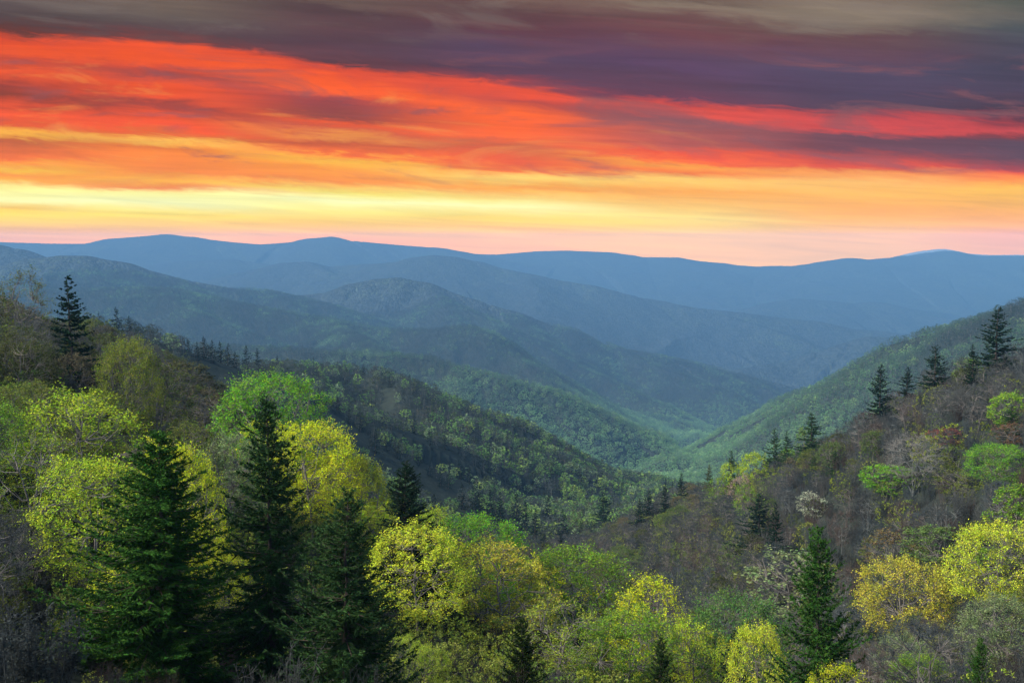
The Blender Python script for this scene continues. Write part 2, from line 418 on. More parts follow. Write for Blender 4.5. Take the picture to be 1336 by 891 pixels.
def mesh_np(name, V, Fc, smooth=False):
    """V (n,3), Fc (m,k) with one face size"""
    me = bpy.data.meshes.new(name)
    V = np.asarray(V, np.float32); Fc = np.asarray(Fc, np.int32)
    m, k = Fc.shape
    me.vertices.add(len(V)); me.vertices.foreach_set('co', V.ravel())
    me.loops.add(m * k); me.loops.foreach_set('vertex_index', Fc.ravel())
    me.polygons.add(m); me.polygons.foreach_set('loop_start', np.arange(0, m * k, k, dtype=np.int32))
    if smooth:
        me.polygons.foreach_set('use_smooth', np.ones(m, bool))
    me.update(calc_edges=True)
    return me

gi = np.arange(NA * NR).reshape(NA, NR)
nxt = np.roll(gi, -1, axis=0)
quads = np.stack([gi[:, :-1], gi[:, 1:], nxt[:, 1:], nxt[:, :-1]], -1).reshape(-1, 4)[:, ::-1]
V = np.stack([GX, GY, GZ], -1).reshape(-1, 3)
V = np.vstack([V, [[0, 0, -1.7]]])
ground_me = mesh_np('ground', V, quads, True)
# attributes: spring green plus painted-in valley glow, and the snow on the far hill
relh = (GZ - floor_z(GX, GY, RD))
lowness = np.clip(1 - relh / 330.0, 0, 1)
green = np.clip(lowness * 1.25 - .12 + 0.30 * fbm(GX / 700, GY / 700, 77, 4), 0, 1) * np.clip((RD - 300) / 500, 0, 1)
snow = ((GY > 12180) & (GZ > -175) & (GX > 4500)).astype(float)
for nm, arr in (('green', green), ('snow', snow), ('woods', np.clip((RD - 4300) / 700, 0, 1))):
    at = ground_me.attributes.new(nm, 'FLOAT', 'POINT')
    at.data.foreach_set('value', np.append(arr.ravel(), 0).astype(np.float32))

def new_mat(name):
    m = bpy.data.materials.new(name); m.use_nodes = True
    t = NT(m.node_tree); t.n.clear()
    out = t.node('ShaderNodeOutputMaterial')
    return m, t, out

def ground_material():
    m, t, out = new_mat('wooded_ground')
    geo = t.node('ShaderNodeNewGeometry')
    pos = geo.outputs['Position']
    ag = t.node('ShaderNodeAttribute', attribute_name='green')
    asn = t.node('ShaderNodeAttribute', attribute_name='snow')
    # tree-sized crowns seen as cells
    vo = t.node('ShaderNodeTexVoronoi', voronoi_dimensions='2D', feature='F1')
    vo.inputs['Scale'].default_value = 1 / 11.0
    t.l.new(pos, vo.inputs['Vector'])
    rnd = t.node('ShaderNodeSeparateColor'); t.l.new(vo.outputs['Color'], rnd.inputs[0])
    big = t.noise(pos, 1 / 420.0, 4.0, 0.6)
    mid = t.noise(pos, 1 / 75.0, 3.0, 0.6)
    g = t.math('ADD', ag.outputs['Fac'], t.math('MULTIPLY', t.math('SUBTRACT', big.outputs[0], 0.5), 0.9))
    g = t.math('ADD', g, t.math('MULTIPLY', t.math('SUBTRACT', rnd.outputs[0], 0.5), 0.45))
    g = t.math('ADD', g, t.math('MULTIPLY', t.math('SUBTRACT', mid.outputs[0], 0.5), 0.5), clamp=True)
    c = t.ramp(g, [(0.0, (.024, .032, .036, 1)), (0.25, (.034, .044, .036, 1)), (0.5, (.042, .072, .034, 1)), (0.75, (.10, .20, .06, 1)), (1.0, (.28, .54, .25, 1))])  # spring green low down, overbright so the valley's glow is in the colour
    dk = t.maprange(rnd.outputs[1], 0, 1, 0.55, 1.45)
    c = t.mix(1.0, c, t.xyz(dk, dk, dk), 'MULTIPLY')
    c = t.mix(asn.outputs['Fac'], c, (.20, .24, .30, 1))
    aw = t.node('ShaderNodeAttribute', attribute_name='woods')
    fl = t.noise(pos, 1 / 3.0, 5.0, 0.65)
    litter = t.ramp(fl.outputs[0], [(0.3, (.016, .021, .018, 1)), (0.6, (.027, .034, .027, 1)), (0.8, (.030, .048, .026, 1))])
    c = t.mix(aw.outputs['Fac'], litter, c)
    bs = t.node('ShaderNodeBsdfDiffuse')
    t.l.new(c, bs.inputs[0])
    bp = t.node('ShaderNodeBump'); bp.inputs['Strength'].default_value = 1.0; bp.inputs['Distance'].default_value = 5.0
    hh = t.math('ADD', t.math('SUBTRACT', 1.0, t.math('MULTIPLY', vo.outputs['Distance'], 1.0)), t.math('MULTIPLY', mid.outputs[0], 3.0))
    hh = t.math('MULTIPLY', hh, aw.outputs['Fac'])
    t.l.new(hh, bp.inputs['Height'])
    t.l.new(bp.outputs[0], bs.inputs['Normal'])
    t.l.new(bs.outputs[0], out.inputs[0])
    return m
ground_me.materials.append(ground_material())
ground = bpy.data.objects.new('terrain', ground_me); col.objects.link(ground)
ground['kind'] = 'structure'

# line-of-sight test on the polar grid (in view only)
inview = slice(69, 69 + 960)
TH = GZ[inview] / RD[inview]
RUN = np.maximum.accumulate(TH, axis=1)
def visible(x, y, ztop, margin=0.006, cover=0.0):
    r = np.hypot(x, y); az = np.arctan2(x, y)
    ia = np.interp(az, az_in, np.arange(960)); ir = np.interp(np.log(r), np.log(rad), np.arange(NR))
    ia = np.clip(np.round(ia).astype(int), 0, 959); ir = np.clip(np.floor(ir).astype(int) - 3, 0, NR - 1)
    blk = RUN[ia, ir]
    return (ztop / r) > blk - margin

# ------------------------------------------------------------------ haze
zlo = float(GZ.min())
def build_haze():
    b = REACH + 60.0; z0 = zlo - 1.0; z1 = HAZE_TOP
    v = [(x, y, z) for z in (z0, z1) for (x, y) in ((-b, -b), (b, -b), (b, b), (-b, b))]
    f = [(3, 2, 1, 0), (4, 5, 6, 7), (0, 1, 5, 4), (1, 2, 6, 5), (2, 3, 7, 6), (3, 0, 4, 7)]
    me = bpy.data.meshes.new('haze'); me.from_pydata(v, [], f)
    m, t, out = new_mat('valley_haze')
    pv = t.node('ShaderNodeVolumePrincipled')
    pv.inputs['Color'].default_value = HAZE_COLOR
    pv.inputs['Density'].default_value = HAZE_DENSITY
    pv.inputs['Anisotropy'].default_value = 0.0
    t.l.new(pv.outputs[0], out.inputs['Volume'])
    me.materials.append(m)
    o = bpy.data.objects.new('haze', me); col.objects.link(o); o['kind'] = 'stuff'
    o['label'] = 'blue haze hanging in the valley between the ridges'
build_haze()

# ------------------------------------------------------------------ foliage and bark materials
def colour_source(t, mode):
    if mode == 'object':
        return t.node('ShaderNodeObjectInfo').outputs['Color']
    a = t.node('ShaderNodeAttribute', attribute_type='INSTANCER', attribute_name='tint')
    return a.outputs['Color']

def leaf_material(name, mode, trans=0.45, vary=0.55, hue=0.04):
    m, t, out = new_mat(name)
    c = colour_source(t, mode)
    geo = t.node('ShaderNodeNewGeometry')
    rp = geo.outputs['Random Per Island']
    k = t.maprange(rp, 0, 1, 1 - vary, 1 + vary)
    wn = t.node('ShaderNodeTexWhiteNoise', noise_dimensions='1D'); t.l.new(rp, wn.inputs['W'])
    hs = t.node('ShaderNodeHueSaturation')
    t.l.new(t.maprange(wn.outputs[0], 0, 1, 0.5 - hue, 0.5 + hue), hs.inputs['Hue'])
    t.l.new(k, hs.inputs['Value'])
    tco = t.node('ShaderNodeTexCoord')
    pn = t.noise(tco.outputs['Object'], 0.42, 2.0, 0.5)
    drift = t.maprange(pn.outputs[0], 0.35, 0.65, 0.0, 1.0)
    c2 = t.mix(1.0, c, (0.74, 0.88, .8, 1), 'MULTIPLY')
    c = t.mix(drift, c, c2)
    t.l.new(c, hs.inputs['Color'])
    d = t.node('ShaderNodeBsdfDiffuse'); t.l.new(hs.outputs[0], d.inputs[0])
    tr = t.node('ShaderNodeBsdfTranslucent'); t.l.new(hs.outputs[0], tr.inputs[0])
    mx = t.node('ShaderNodeMixShader'); mx.inputs[0].default_value = trans
    t.l.new(d.outputs[0], mx.inputs[1]); t.l.new(tr.outputs[0], mx.inputs[2])
    t.l.new(mx.outputs[0], out.inputs[0])
    return m
def bark_material(name, mode=None, base=(.13, .12, .11, 1)):
    m, t, out = new_mat(name)
    tc = t.node('ShaderNodeTexCoord')
    n = t.noise(tc.outputs['Object'], 6.0, 4.0, 0.6)
    c = colour_source(t, mode) if mode else base
    k = t.maprange(n.outputs[0], 0.3, 0.7, 0.6, 1.4)
    cc = t.mix(1.0, c, t.xyz(k, k, k), 'MULTIPLY')
    d = t.node('ShaderNodeBsdfDiffuse'); t.l.new(cc, d.inputs[0])
    t.l.new(d.outputs[0], out.inputs[0])
    return m
M_leaf = leaf_material('spring_leaves', 'object')
M_leaf_far = leaf_material('spring_leaves_far', 'inst', 0.3, 0.45, 0.03)
M_needle = leaf_material('spruce_needles', 'object', 0.10, 0.5, 0.02)
M_bark = bark_material('grey_bark')
M_bark_pale = bark_material('pale_bark', None, (.105, .115, .112, 1))
M_sprucebark = bark_material('spruce_bark', None, (.055, .045, .038, 1))
M_twig = bark_material('twig_bark', 'object')
M_twig_far = bark_material('twig_bark_far', 'inst')

# ------------------------------------------------------------------ tree geometry
class Geo:
    """collects tubes (as quads) and flat leaf quads"""
    def __init__(s): s.V = []; s.F = []; s.n = 0
    def add(s, V, Fc):
        s.V.append(V); s.F.append(Fc + s.n); s.n += len(V)
    def tubes(s, A, B, ra, rb, sides):
        """many straight tapered tubes at once; A,B (n,3)"""
        A = np.asarray(A, float).reshape(-1, 3); B = np.asarray(B, float).reshape(-1, 3)
        ra = np.broadcast_to(ra, (len(A),)); rb = np.broadcast_to(rb, (len(A),))
        d = B - A; L = np.linalg.norm(d, axis=1, keepdims=True) + 1e-9; d = d / L
        ref = np.where(np.abs(d[:, 2:3]) > 0.9, [[1.0, 0, 0]], [[0, 0, 1.0]])
        u = np.cross(d, ref); u /= np.linalg.norm(u, axis=1, keepdims=True) + 1e-9
        v = np.cross(d, u)
        ang = np.arange(sides) * 2 * np.pi / sides
        ring = np.cos(ang)[None, :, None] * u[:, None] + np.sin(ang)[None, :, None] * v[:, None]
        VA = A[:, None] + ring * ra[:, None, None]; VB = B[:, None] + ring * rb[:, None, None]
        Vv = np.concatenate([VA, VB], 1).reshape(-1, 3)
        base = np.arange(len(A))[:, None] * 2 * sides
        k = np.arange(sides); k2 = (k + 1) % sides
        f = np.stack([k, k2, k2 + sides, k + sides], -1)
        Fc = (base[:, :, None] + f[None]).reshape(-1, 4)
        s.add(Vv, Fc)
    def path(s, pts, rads, sides):
        pts = np.asarray(pts, float)
        s.tubes(pts[:-1], pts[1:], np.asarray(rads[:-1]), np.asarray(rads[1:]), sides)
    def leaves(s, C, size, rs, flat=0.0, aspect=0.55):
        C = np.asarray(C, float).reshape(-1, 3); n = len(C)
        size = np.broadcast_to(size, (n,))
        nrm = rs.normal(size=(n, 3)); nrm[:, 2] += flat * np.sign(nrm[:, 2] + 1e-9)
        nrm /= np.linalg.norm(nrm, axis=1, keepdims=True)
        t = rs.normal(size=(n, 3)); u = np.cross(nrm, t); u /= np.linalg.norm(u, axis=1, keepdims=True) + 1e-9
        v = np.cross(nrm, u)
        L = size[:, None] * 0.5; W = L * aspect
        Vv = np.stack([C - u * L, C - v * W - u * L * 0.1, C + u * L, C + v * W - u * L * 0.1], 1).reshape(-1, 3)
        Fc = np.arange(n * 4).reshape(-1, 4)
        s.add(Vv, Fc)
    def sprays(s, A, D, L, W, rs, droop=0.0):
        """narrow pointed quads from A along D"""
        n = len(A)
        r = rs.normal(size=(n, 3)); w = np.cross(D, r); w /= np.linalg.norm(w, axis=1, keepdims=True) + 1e-9
        L = np.broadcast_to(L, (n,))[:, None]; W = np.broadcast_to(W, (n,))[:, None]
        tip = A + D * L; tip[:, 2] -= droop * L[:, 0]
        midp = A + D * L * 0.45
        Vv = np.stack([A, midp + w * W, tip, midp - w * W], 1).reshape(-1, 3)
        s.add(Vv, np.arange(n * 4).reshape(-1, 4))
    def mesh(s, name, mat, smooth=False):
        me = mesh_np(name, np.concatenate(s.V), np.concatenate(s.F), smooth)
        me.materials.append(mat)
        return me

def broadleaf(seed, H=11.0, cr=4.2, cz=0.62, ch=0.42, n1=13, n2=70, n3=420, n4=1500, leafn=6, leafs=0.2,
              leaf=True, sparse=0.0, twigr=0.012, stems=1, mats=None, far=False, flat_top=False, spread=.34):
    """returns dict of meshes: trunk, limbs, crown.  Height H metres."""
    rs = np.random.RandomState(seed)
    C = np.array([0, 0, H * cz]); rad_ = np.array([cr, cr, H * ch])
    lump = rs.normal(size=(9, 3)); lump /= np.linalg.norm(lump, axis=1, keepdims=True)
    lamp = rs.uniform(-0.22, 0.26, 9)
    def shell(n, lo, hi, up=0.0):
        d = rs.normal(size=(n, 3)); d[:, 2] += up; d /= np.linalg.norm(d, axis=1, keepdims=True)
        f = 1 + (np.clip((d @ lump.T - 0.55) / 0.45, 0, 1) * lamp).sum(1)
        k = rs.uniform(lo, hi, n)[:, None]
        p = C + d * rad_ * k * f[:, None]
        p[:, 2] = np.minimum(p[:, 2], H * (1.0 + 0.02 * rs.normal(size=n)))
        p[:, 2] = np.maximum(p[:, 2], H * 0.16 + 0.5 * rs.rand(n))
        return p
    trunk = Geo(); limbs = Geo(); crown = Geo()
    tops = []; nodes = []
    for st in range(stems):
        lean = rs.normal(size=2) * 0.05 * H + (rs.normal(size=2) * 0.13 * H if stems > 1 else 0)
        hs = np.linspace(0, 0.72 * H, 9)
        w = rs.normal(size=(9, 2)).cumsum(0) * 0.012 * H
        pts = np.stack([lean[0] * (hs / H) ** 1.2 + w[:, 0] * (hs / H), lean[1] * (hs / H) ** 1.2 + w[:, 1] * (hs / H), hs], -1)
        r0 = H * 0.0135 / (1 + 0.3 * (stems - 1))
        rr = r0 * (1 - 0.8 * (hs / (0.8 * H))) ; rr[0] *= 1.35
        trunk.path(pts, rr, 7 if not far else 4)
        for i in range(2, 9): nodes.append(np.append(pts[i], rr[i]))
    nodes = np.array(nodes)
    P1 = shell(n1, 0.35, 0.62, 0.2)
    P2 = shell(n2, 0.62, 0.85, 0.1)
    P3 = shell(n3, 0.72, 1.0, 0.15)
    # clump the outer points around their limbs
    def near(Pc, Pp, bias=0.8):
        D = Pc[:, None] - Pp[None, :, :3]
        d = np.linalg.norm(D, axis=2) + bias * np.clip(-D[:, :, 2], 0, None) * 2
        return d.argmin(1)
    # limbs from trunk
    D = P1[:, None] - nodes[None, :, :3]
    hor = np.linalg.norm(D[:, :, :2], axis=2)
    cost = np.abs(D[:, :, 2] - 0.9 * hor) 
    i1 = cost.argmin(1)
    mid1 = nodes[i1, :3] * 0.5 + P1 * 0.5; mid1[:, 2] -= 0.04 * H; mid1 += rs.normal(size=mid1.shape) * 0.02 * H
    rl = np.minimum(nodes[i1, 3] * 0.62, H * 0.007)
    sd = 5 if not far else 3
    limbs.tubes(nodes[i1, :3], mid1, rl, rl * 0.75, sd); limbs.tubes(mid1, P1, rl * 0.75, rl * 0.5, sd)
    i2 = near(P2, P1); clump = 0.25
    P2 = P2 * (1 - clump * .4) + P1[i2] * clump * .4
    mid2 = P1[i2] * 0.5 + P2 * 0.5 + rs.normal(size=P2.shape) * 0.012 * H
    r2 = H * 0.0028
    i3 = near(P3, P2)
    P3 = P3 * (1 - spread) + (P2[i3] + rs.normal(size=P3.shape) * 0.05 * H) * spread
    r3 = H * 0.0013
    d4 = rs.normal(size=(n4, 3)); d4[:, 2] += 0.5
    i4 = rs.randint(0, n3, n4)
    out = P3[i4] - P2[i3[i4]]; out /= np.linalg.norm(out, axis=1, keepdims=True) + 1e-9
    d4 = d4 * 0.6 + out * 1.2; d4 /= np.linalg.norm(d4, axis=1, keepdims=True)
    L4 = rs.uniform(0.03, 0.085, n4) * H
    base4 = P3[i4] - out * rs.uniform(0, 0.06 * H, n4)[:, None]
    P4 = base4 + d4 * L4[:, None]
    if not far:
        limbs.tubes(P1[i2], mid2, r2 * 1.4, r2, 4); limbs.tubes(mid2, P2, r2, r2 * 0.7, 4)
        tw = Geo() if not leaf else limbs
        tw.tubes(P2[i3], P3, r3, r3 * 0.6, 3)
        m4 = base4 * .5 + P4 * .5 + rs.normal(size=P4.shape) * 0.006 * H
        if not leaf:
            tw.tubes(base4, m4, twigr, twigr * .8, 3); tw.tubes(m4, P4, twigr * .8, twigr * .4, 3)
            # finest twigs
            n5 = n4 * 3; i5 = rs.randint(0, n4, n5); d5 = rs.normal(size=(n5, 3)) * .7 + d4[i5]
            d5[:, 2] += .3; d5 /= np.linalg.norm(d5, axis=1, keepdims=True)
            b5 = base4[i5] + (P4[i5] - base4[i5]) * rs.rand(n5, 1)
            tw.tubes(b5, b5 + d5 * rs.uniform(.02, .05, n5)[:, None] * H, twigr * .6, twigr * .3, 3)
            crown = tw
        else:
            k = rs.rand(n4) < 0.5
            tw.tubes(base4[k], P4[k], twigr * .8, twigr * .35, 3)
    if leaf:
        nl = n4 * leafn
        ii = np.repeat(np.arange(n4), leafn)
        keep = rs.rand(n4) > sparse
        # some boughs are barer than others
        bare = rs.rand(len(P2)) < sparse * 0.8
        keep &= ~bare[i3[i4]]
        ii = ii[keep[ii]]
        Lp = base4[ii] + (P4[ii] - base4[ii]) * rs.uniform(0.3, 1.1, len(ii))[:, None] + rs.normal(size=(len(ii), 3)) * 0.011 * H
        crown.leaves(Lp, leafs * rs.uniform(0.55, 1.2, len(ii)), rs, flat=0.5)
    mt = mats or (M_bark, M_bark, M_leaf)
    if True:
        for Vv, Ff in zip(limbs.V, limbs.F):
            trunk.V.append(Vv); trunk.F.append(Ff - 0 + 0)
        # re-number the appended faces
        off = 0; nf = []
        cntv = [len(v) for v in trunk.V]; k0 = len(trunk.V) - len(limbs.V); base = sum(cntv[:k0])
        for q in range(k0, len(trunk.V)): trunk.F[q] = trunk.F[q] + base
        return dict(trunk=trunk.mesh('trunk', mt[0]), crown=crown.mesh('crown', mt[2]), H=H, W=2 * cr)
    return dict(trunk=trunk.mesh('trunk', mt[0], True), limbs=limbs.mesh('limbs', mt[1]), crown=crown.mesh('crown', mt[2]), H=H, W=2 * cr)

def thicket(seed, H=3.2, W=3.0, stems=26, leaf=False, mats=None):
    """a many-stemmed shrub of upright wands"""
    rs = np.random.RandomState(seed); g = Geo(); c = Geo()
    a = rs.rand(stems) * 6.283; rr = np.sqrt(rs.rand(stems))
    A = np.stack([np.cos(a) * rr * W * .22, np.sin(a) * rr * W * .22, np.zeros(stems)], -1)
    hh = H * rs.uniform(.6, 1, stems)
    B = np.stack([np.cos(a) * rr * W * .42, np.sin(a) * rr * W * .42, hh], -1) + rs.normal(size=(stems, 3)) * [.15, .15, 0]
    Mi = A * .5 + B * .5 + rs.normal(size=A.shape) * .08 * [1, 1, .3]
    g.tubes(A, Mi, .022, .016, 4); g.tubes(Mi, B, .016, .007, 4)
    n = stems * 26; i = rs.randint(0, stems, n); t = rs.uniform(.3, 1, n)[:, None]
    p = np.where(t < .5, A[i] + (Mi[i] - A[i]) * t * 2, Mi[i] + (B[i] - Mi[i]) * (t * 2 - 1))
    d = rs.normal(size=(n, 3)) * .55; d[:, 2] += 1.0; d /= np.linalg.norm(d, axis=1, keepdims=True)
    L = rs.uniform(.12, .4, n)[:, None] * H * .5
    c.tubes(p, p + d * L, .008, .003, 3)
    n2 = n * 2; j = rs.randint(0, n, n2); d2 = rs.normal(size=(n2, 3)) * .6 + d[j]; d2 /= np.linalg.norm(d2, axis=1, keepdims=True)
    q = p[j] + d[j] * L[j] * rs.rand(n2, 1)
    c.tubes(q, q + d2 * rs.uniform(.06, .2, n2)[:, None], .005, .002, 3)
    mt = mats or (M_twig, M_twig, M_leaf)
    if leaf:
        g.V += c.V; g.F += [f + g.n for f in c.F] if False else []
        base = g.n
        off = 0
        for Vv, Ff in zip(c.V, c.F):
            g.V.pop() if False else None
        g2 = Geo()
        for Vv, Ff in zip(g.V[:2], g.F[:2]): g2.V.append(Vv); g2.F.append(Ff); g2.n += len(Vv)
        mx = g2.n
        for Vv, Ff in zip(c.V, c.F): g2.V.append(Vv); g2.F.append(Ff + mx)
        lf = Geo(); lp = q + rs.normal(size=q.shape) * .05
        lf.leaves(np.repeat(lp, 3, 0) + rs.normal(size=(len(lp) * 3, 3)) * .07, .10 * rs.uniform(.6, 1.3, len(lp) * 3), rs, .3)
        return dict(trunk=g2.mesh('stems', mt[0]), crown=lf.mesh('crown', mt[2]), H=H, W=W)
    return dict(trunk=g.mesh('stems', mt[0]), crown=c.mesh('crown', mt[1]), H=H, W=W)

def spruce(seed, H=14.0, W=6.4, dz=0.30, nb=7, dens=1.0, gap=0.12, base=0.05, far=False, ragged=0.2, upsweep=0.25, mats=None, nw=0.034):
    rs = np.random.RandomState(seed)
    trunk = Geo(); br = Geo(); cr = Geo()
    hs = np.linspace(0, H * 0.985, 12)
    wob = rs.normal(size=(12, 2)).cumsum(0) * 0.004 * H; wob[0] = 0
    tp = np.stack([wob[:, 0], wob[:, 1], hs], -1)
    trunk.path(tp, 0.0125 * H * (1 - hs / (H * 1.01)) + 0.012, 8 if not far else 4)
    z = base * H; A = []; B1 = []; B2 = []; BL = []
    side = rs.uniform(.8, 1.15, 8)           # uneven outline around the tree
    while z < 0.985 * H:
        f = z / H
        rmax = W * 0.5 * 1.42 * (1 - f) ** 0.86 * min(1.0, 0.72 + 2.2 * f) + 0.12
        k = nb if f < 0.85 else max(4, nb - 2)
        wl = rs.uniform(.82, 1.1)
        for i in range(k):
            if rs.rand() < gap: continue
            a = rs.rand() * 6.283
            sgn = side[int(a / 6.2832 * 8) % 8]
            L = rmax * wl * sgn * rs.uniform(1 - ragged, 1 + ragged * .7) * (0.6 if rs.rand() < .12 else 1)
            elev = 0.75 * f ** 1.5 - 0.10 + rs.normal() * .07
            zz = z + rs.normal() * dz * .4
            p0 = np.array([np.interp(zz, hs, tp[:, 0]), np.interp(zz, hs, tp[:, 1]), zz])
            dh = np.array([math.cos(a), math.sin(a), 0])
            p1 = p0 + dh * L * .55 + np.array([0, 0, L * .55 * (elev - 0.12)])
            p2 = p0 + dh * L + np.array([0, 0, L * (elev - .05 + upsweep * .5 * (1 - f))])
            A.append(p0); B1.append(p1); B2.append(p2); BL.append(L)
        z += dz * (0.75 if f > .7 else 1) * rs.uniform(.8, 1.2)
    A = np.array(A); B1 = np.array(B1); B2 = np.array(B2); BL = np.array(BL)
    rb = 0.006 * BL + 0.008
    br.tubes(A, B1, rb, rb * .6, 4 if not far else 3); br.tubes(B1, B2, rb * .6, .004, 3)
    # side twigs carry the needles
    step = 0.105 / dens
    cnt = np.maximum(3, (BL / step).astype(int)); ib = np.repeat(np.arange(len(A)), cnt)
    t = rs.uniform(0.03, 1.0, len(ib)) ** 0.9
    t = t[:, None]
    P = np.where(t < .55, A[ib] + (B1[ib] - A[ib]) * (t / .55), B1[ib] + (B2[ib] - B1[ib]) * ((t - .55) / .45))
    ax = np.where(t < .55, B1[ib] - A[ib], B2[ib] - B1[ib]); ax /= np.linalg.norm(ax, axis=1, keepdims=True) + 1e-9
    sv = np.cross(ax, [[0, 0, 1.0]]); sv /= np.linalg.norm(sv, axis=1, keepdims=True) + 1e-9
    sg = np.where(rs.rand(len(ib)) < .5, -1, 1)[:, None]
    D = ax * rs.uniform(.5, 1.0, (len(ib), 1)) + sv * sg * rs.uniform(.35, 1.0, (len(ib), 1)) + rs.normal(size=P.shape) * .18
    D[:, 2] -= 0.14
    D /= np.linalg.norm(D, axis=1, keepdims=True)
    L = (0.16 + 0.24 * BL[ib] * (1 - t[:, 0]) * rs.uniform(.5, 1.1, len(ib)))
    L = np.minimum(L, 0.85) * rs.uniform(.7, 1.15, len(ib))
    wdt = nw * (1.0 if not far else 4.0) / dens ** .5
    for q in range(2 if not far else 2):
        cr.sprays(P, D, L, wdt * rs.uniform(.8, 1.4, len(P)), rs, 0.08)
    if not far:
        # short needle tufts standing off each twig
        for q in range(4):
            tt = rs.uniform(.1, .95, len(P))[:, None]
            Q = P + D * L[:, None] * tt
            d2 = D * .7 + rs.normal(size=P.shape) * .55; d2[:, 2] += .12
            d2 /= np.linalg.norm(d2, axis=1, keepdims=True)
            cr.sprays(Q, d2, 0.13 * rs.uniform(.7, 1.4, len(P)), 0.018, rs)
    # leader
    top = np.array([[tp[-1, 0], tp[-1, 1], H * .93]])
    cr.sprays(np.repeat(top, 8, 0) + rs.normal(size=(8, 3)) * [.03, .03, .1], np.tile([[0, 0, 1.0]], (8, 1)) + rs.normal(size=(8, 3)) * .15, 0.07 * H * .8, .03, rs)
    mt = mats or (M_sprucebark, M_sprucebark, M_needle)
    if dens < 1:
        base = trunk.n
        for Vv, Ff in zip(br.V, br.F): trunk.V.append(Vv); trunk.F.append(Ff + base)
        return dict(trunk=trunk.mesh('trunk', mt[0]), crown=cr.mesh('crown', mt[2]), H=H, W=W)
    return dict(trunk=trunk.mesh('trunk', mt[0], True), limbs=br.mesh('limbs', mt[1]), crown=cr.mesh('crown', mt[2]), H=H, W=W)

# ------------------------------------------------------------------ libraries of tree forms
SPR_NEAR = [spruce(1, 14, 8.2, dz=.25, nb=10, dens=1.6, nw=.052, ragged=.34, gap=.12, upsweep=.45), spruce(2, 14, 7.4, dz=.27, nb=9, dens=1.5, ragged=.40, gap=.14, nw=.052, upsweep=.35),
            spruce(5, 14, 7.6, dz=.27, nb=9, dens=1.5, ragged=.38, gap=.14, upsweep=.75, nw=.052), spruce(4, 11, 6.8, dz=.27, nb=9, dens=1.3, ragged=.32, gap=.16, upsweep=.65, nw=.048)]
SPR_MID = [spruce(11, 14, 5.6, dz=.42, nb=7, dens=.95, ragged=.35, gap=.2, nw=.10), spruce(12, 14, 4.8, dz=.42, nb=7, dens=.95, ragged=.35, gap=.2, nw=.10),
           spruce(13, 13, 6.2, dz=.44, nb=7, dens=.95, ragged=.38, gap=.25, nw=.10)]
SPR_FAR = [spruce(21, 14, 4.6, dz=.6, nb=6, dens=.4, far=True, ragged=.3), spruce(22, 13, 5.4, dz=.6, nb=6, dens=.4, far=True, ragged=.35)]
LF_NEAR = [broadleaf(31, 11, 4.3, n3=480, n4=2100, leafn=9, leafs=.165), broadleaf(32, 11, 3.9, .60, .44, n3=480, n4=2000, leafn=8, leafs=.165, sparse=.18),
           broadleaf(33, 11, 4.6, .64, .38, n3=500, n4=2200, leafn=9, leafs=.16), broadleaf(34, 11, 3.6, .60, .45, n3=400, n4=1600, leafn=6, leafs=.165, sparse=.35, stems=2)]
LF_MID = [broadleaf(41, 11, 4.4, n3=300, n4=1000, leafn=5, leafs=.34), broadleaf(42, 11, 4.0, .6, .44, n3=300, n4=900, leafn=4, leafs=.34, sparse=.25),
          broadleaf(43, 11, 4.7, .64, .40, n3=300, n4=1000, leafn=5, leafs=.34)]
BR_NEAR = [broadleaf(51, 10, 3.8, .60, .42, n3=400, n4=1300, leaf=False, mats=(M_bark, M_bark, M_twig), stems=2, twigr=.012),
           broadleaf(52, 10, 4.2, .60, .42, n3=400, n4=1300, leaf=False, mats=(M_bark, M_bark, M_twig), twigr=.012)]
BR_MID = [broadleaf(61, 11, 4.3, .6, .42, n3=330, n4=900, leaf=False, mats=(M_bark_pale, M_bark_pale, M_twig), twigr=.018),
          broadleaf(62, 11, 4.8, .62, .40, n3=330, n4=900, leaf=False, mats=(M_bark, M_bark, M_twig), stems=2, twigr=.018),
          broadleaf(63, 11, 3.9, .60, .44, n3=330, n4=800, leaf=False, mats=(M_bark_pale, M_bark_pale, M_twig), twigr=.018)]
SHRUB = [thicket(71), thicket(72, 3.4, 3.4, 32), thicket(73, 3.0, 3.0, 24, leaf=True)]
TALLBARE = broadleaf(81, 17, 4.6, .58, .42, n1=16, n2=60, n3=260, n4=700, leaf=False, mats=(M_bark_pale, M_bark_pale, M_twig), stems=4, twigr=.018)

def add_obj(name, me, parent=None, colr=None):
    o = bpy.data.objects.new(name, me); col.objects.link(o)
    if parent is not None: o.parent = parent
    if colr is not None: o.color = colr
    return o

LAND = []      # landmarks for describing where other trees stand
USED = set()
def make_tree(name, form, x, y, hgt, wid, colr, label, cat, group=None, bark=None, rot=None, parts=('trunk', 'limbs', 'crown')):
    e = bpy.data.objects.new(name, None); col.objects.link(e)
    e.empty_display_size = .5
    z = h1(x, y)
    e.location = (x, y, z - 0.15)
    e.rotation_euler = (0, 0, rng.rand() * 6.283 if rot is None else rot)
    if name == 'spruce': e.rotation_euler = (rng.normal() * .018, rng.normal() * .018, e.rotation_euler[2])
    s = hgt / form['H']; sw = wid / form['W'] if wid else s
    e.scale = (sw, sw, s)
    e['label'] = label; e['category'] = cat
    if group: e['group'] = group
    for p in parts:
        if p in form:
            o = add_obj('stems' if (p == 'trunk' and form in SHRUB) else {'limbs': 'branches'}.get(p, p), form[p], e, colr if (p == 'crown' or form in SHRUB) else bark)
    return e

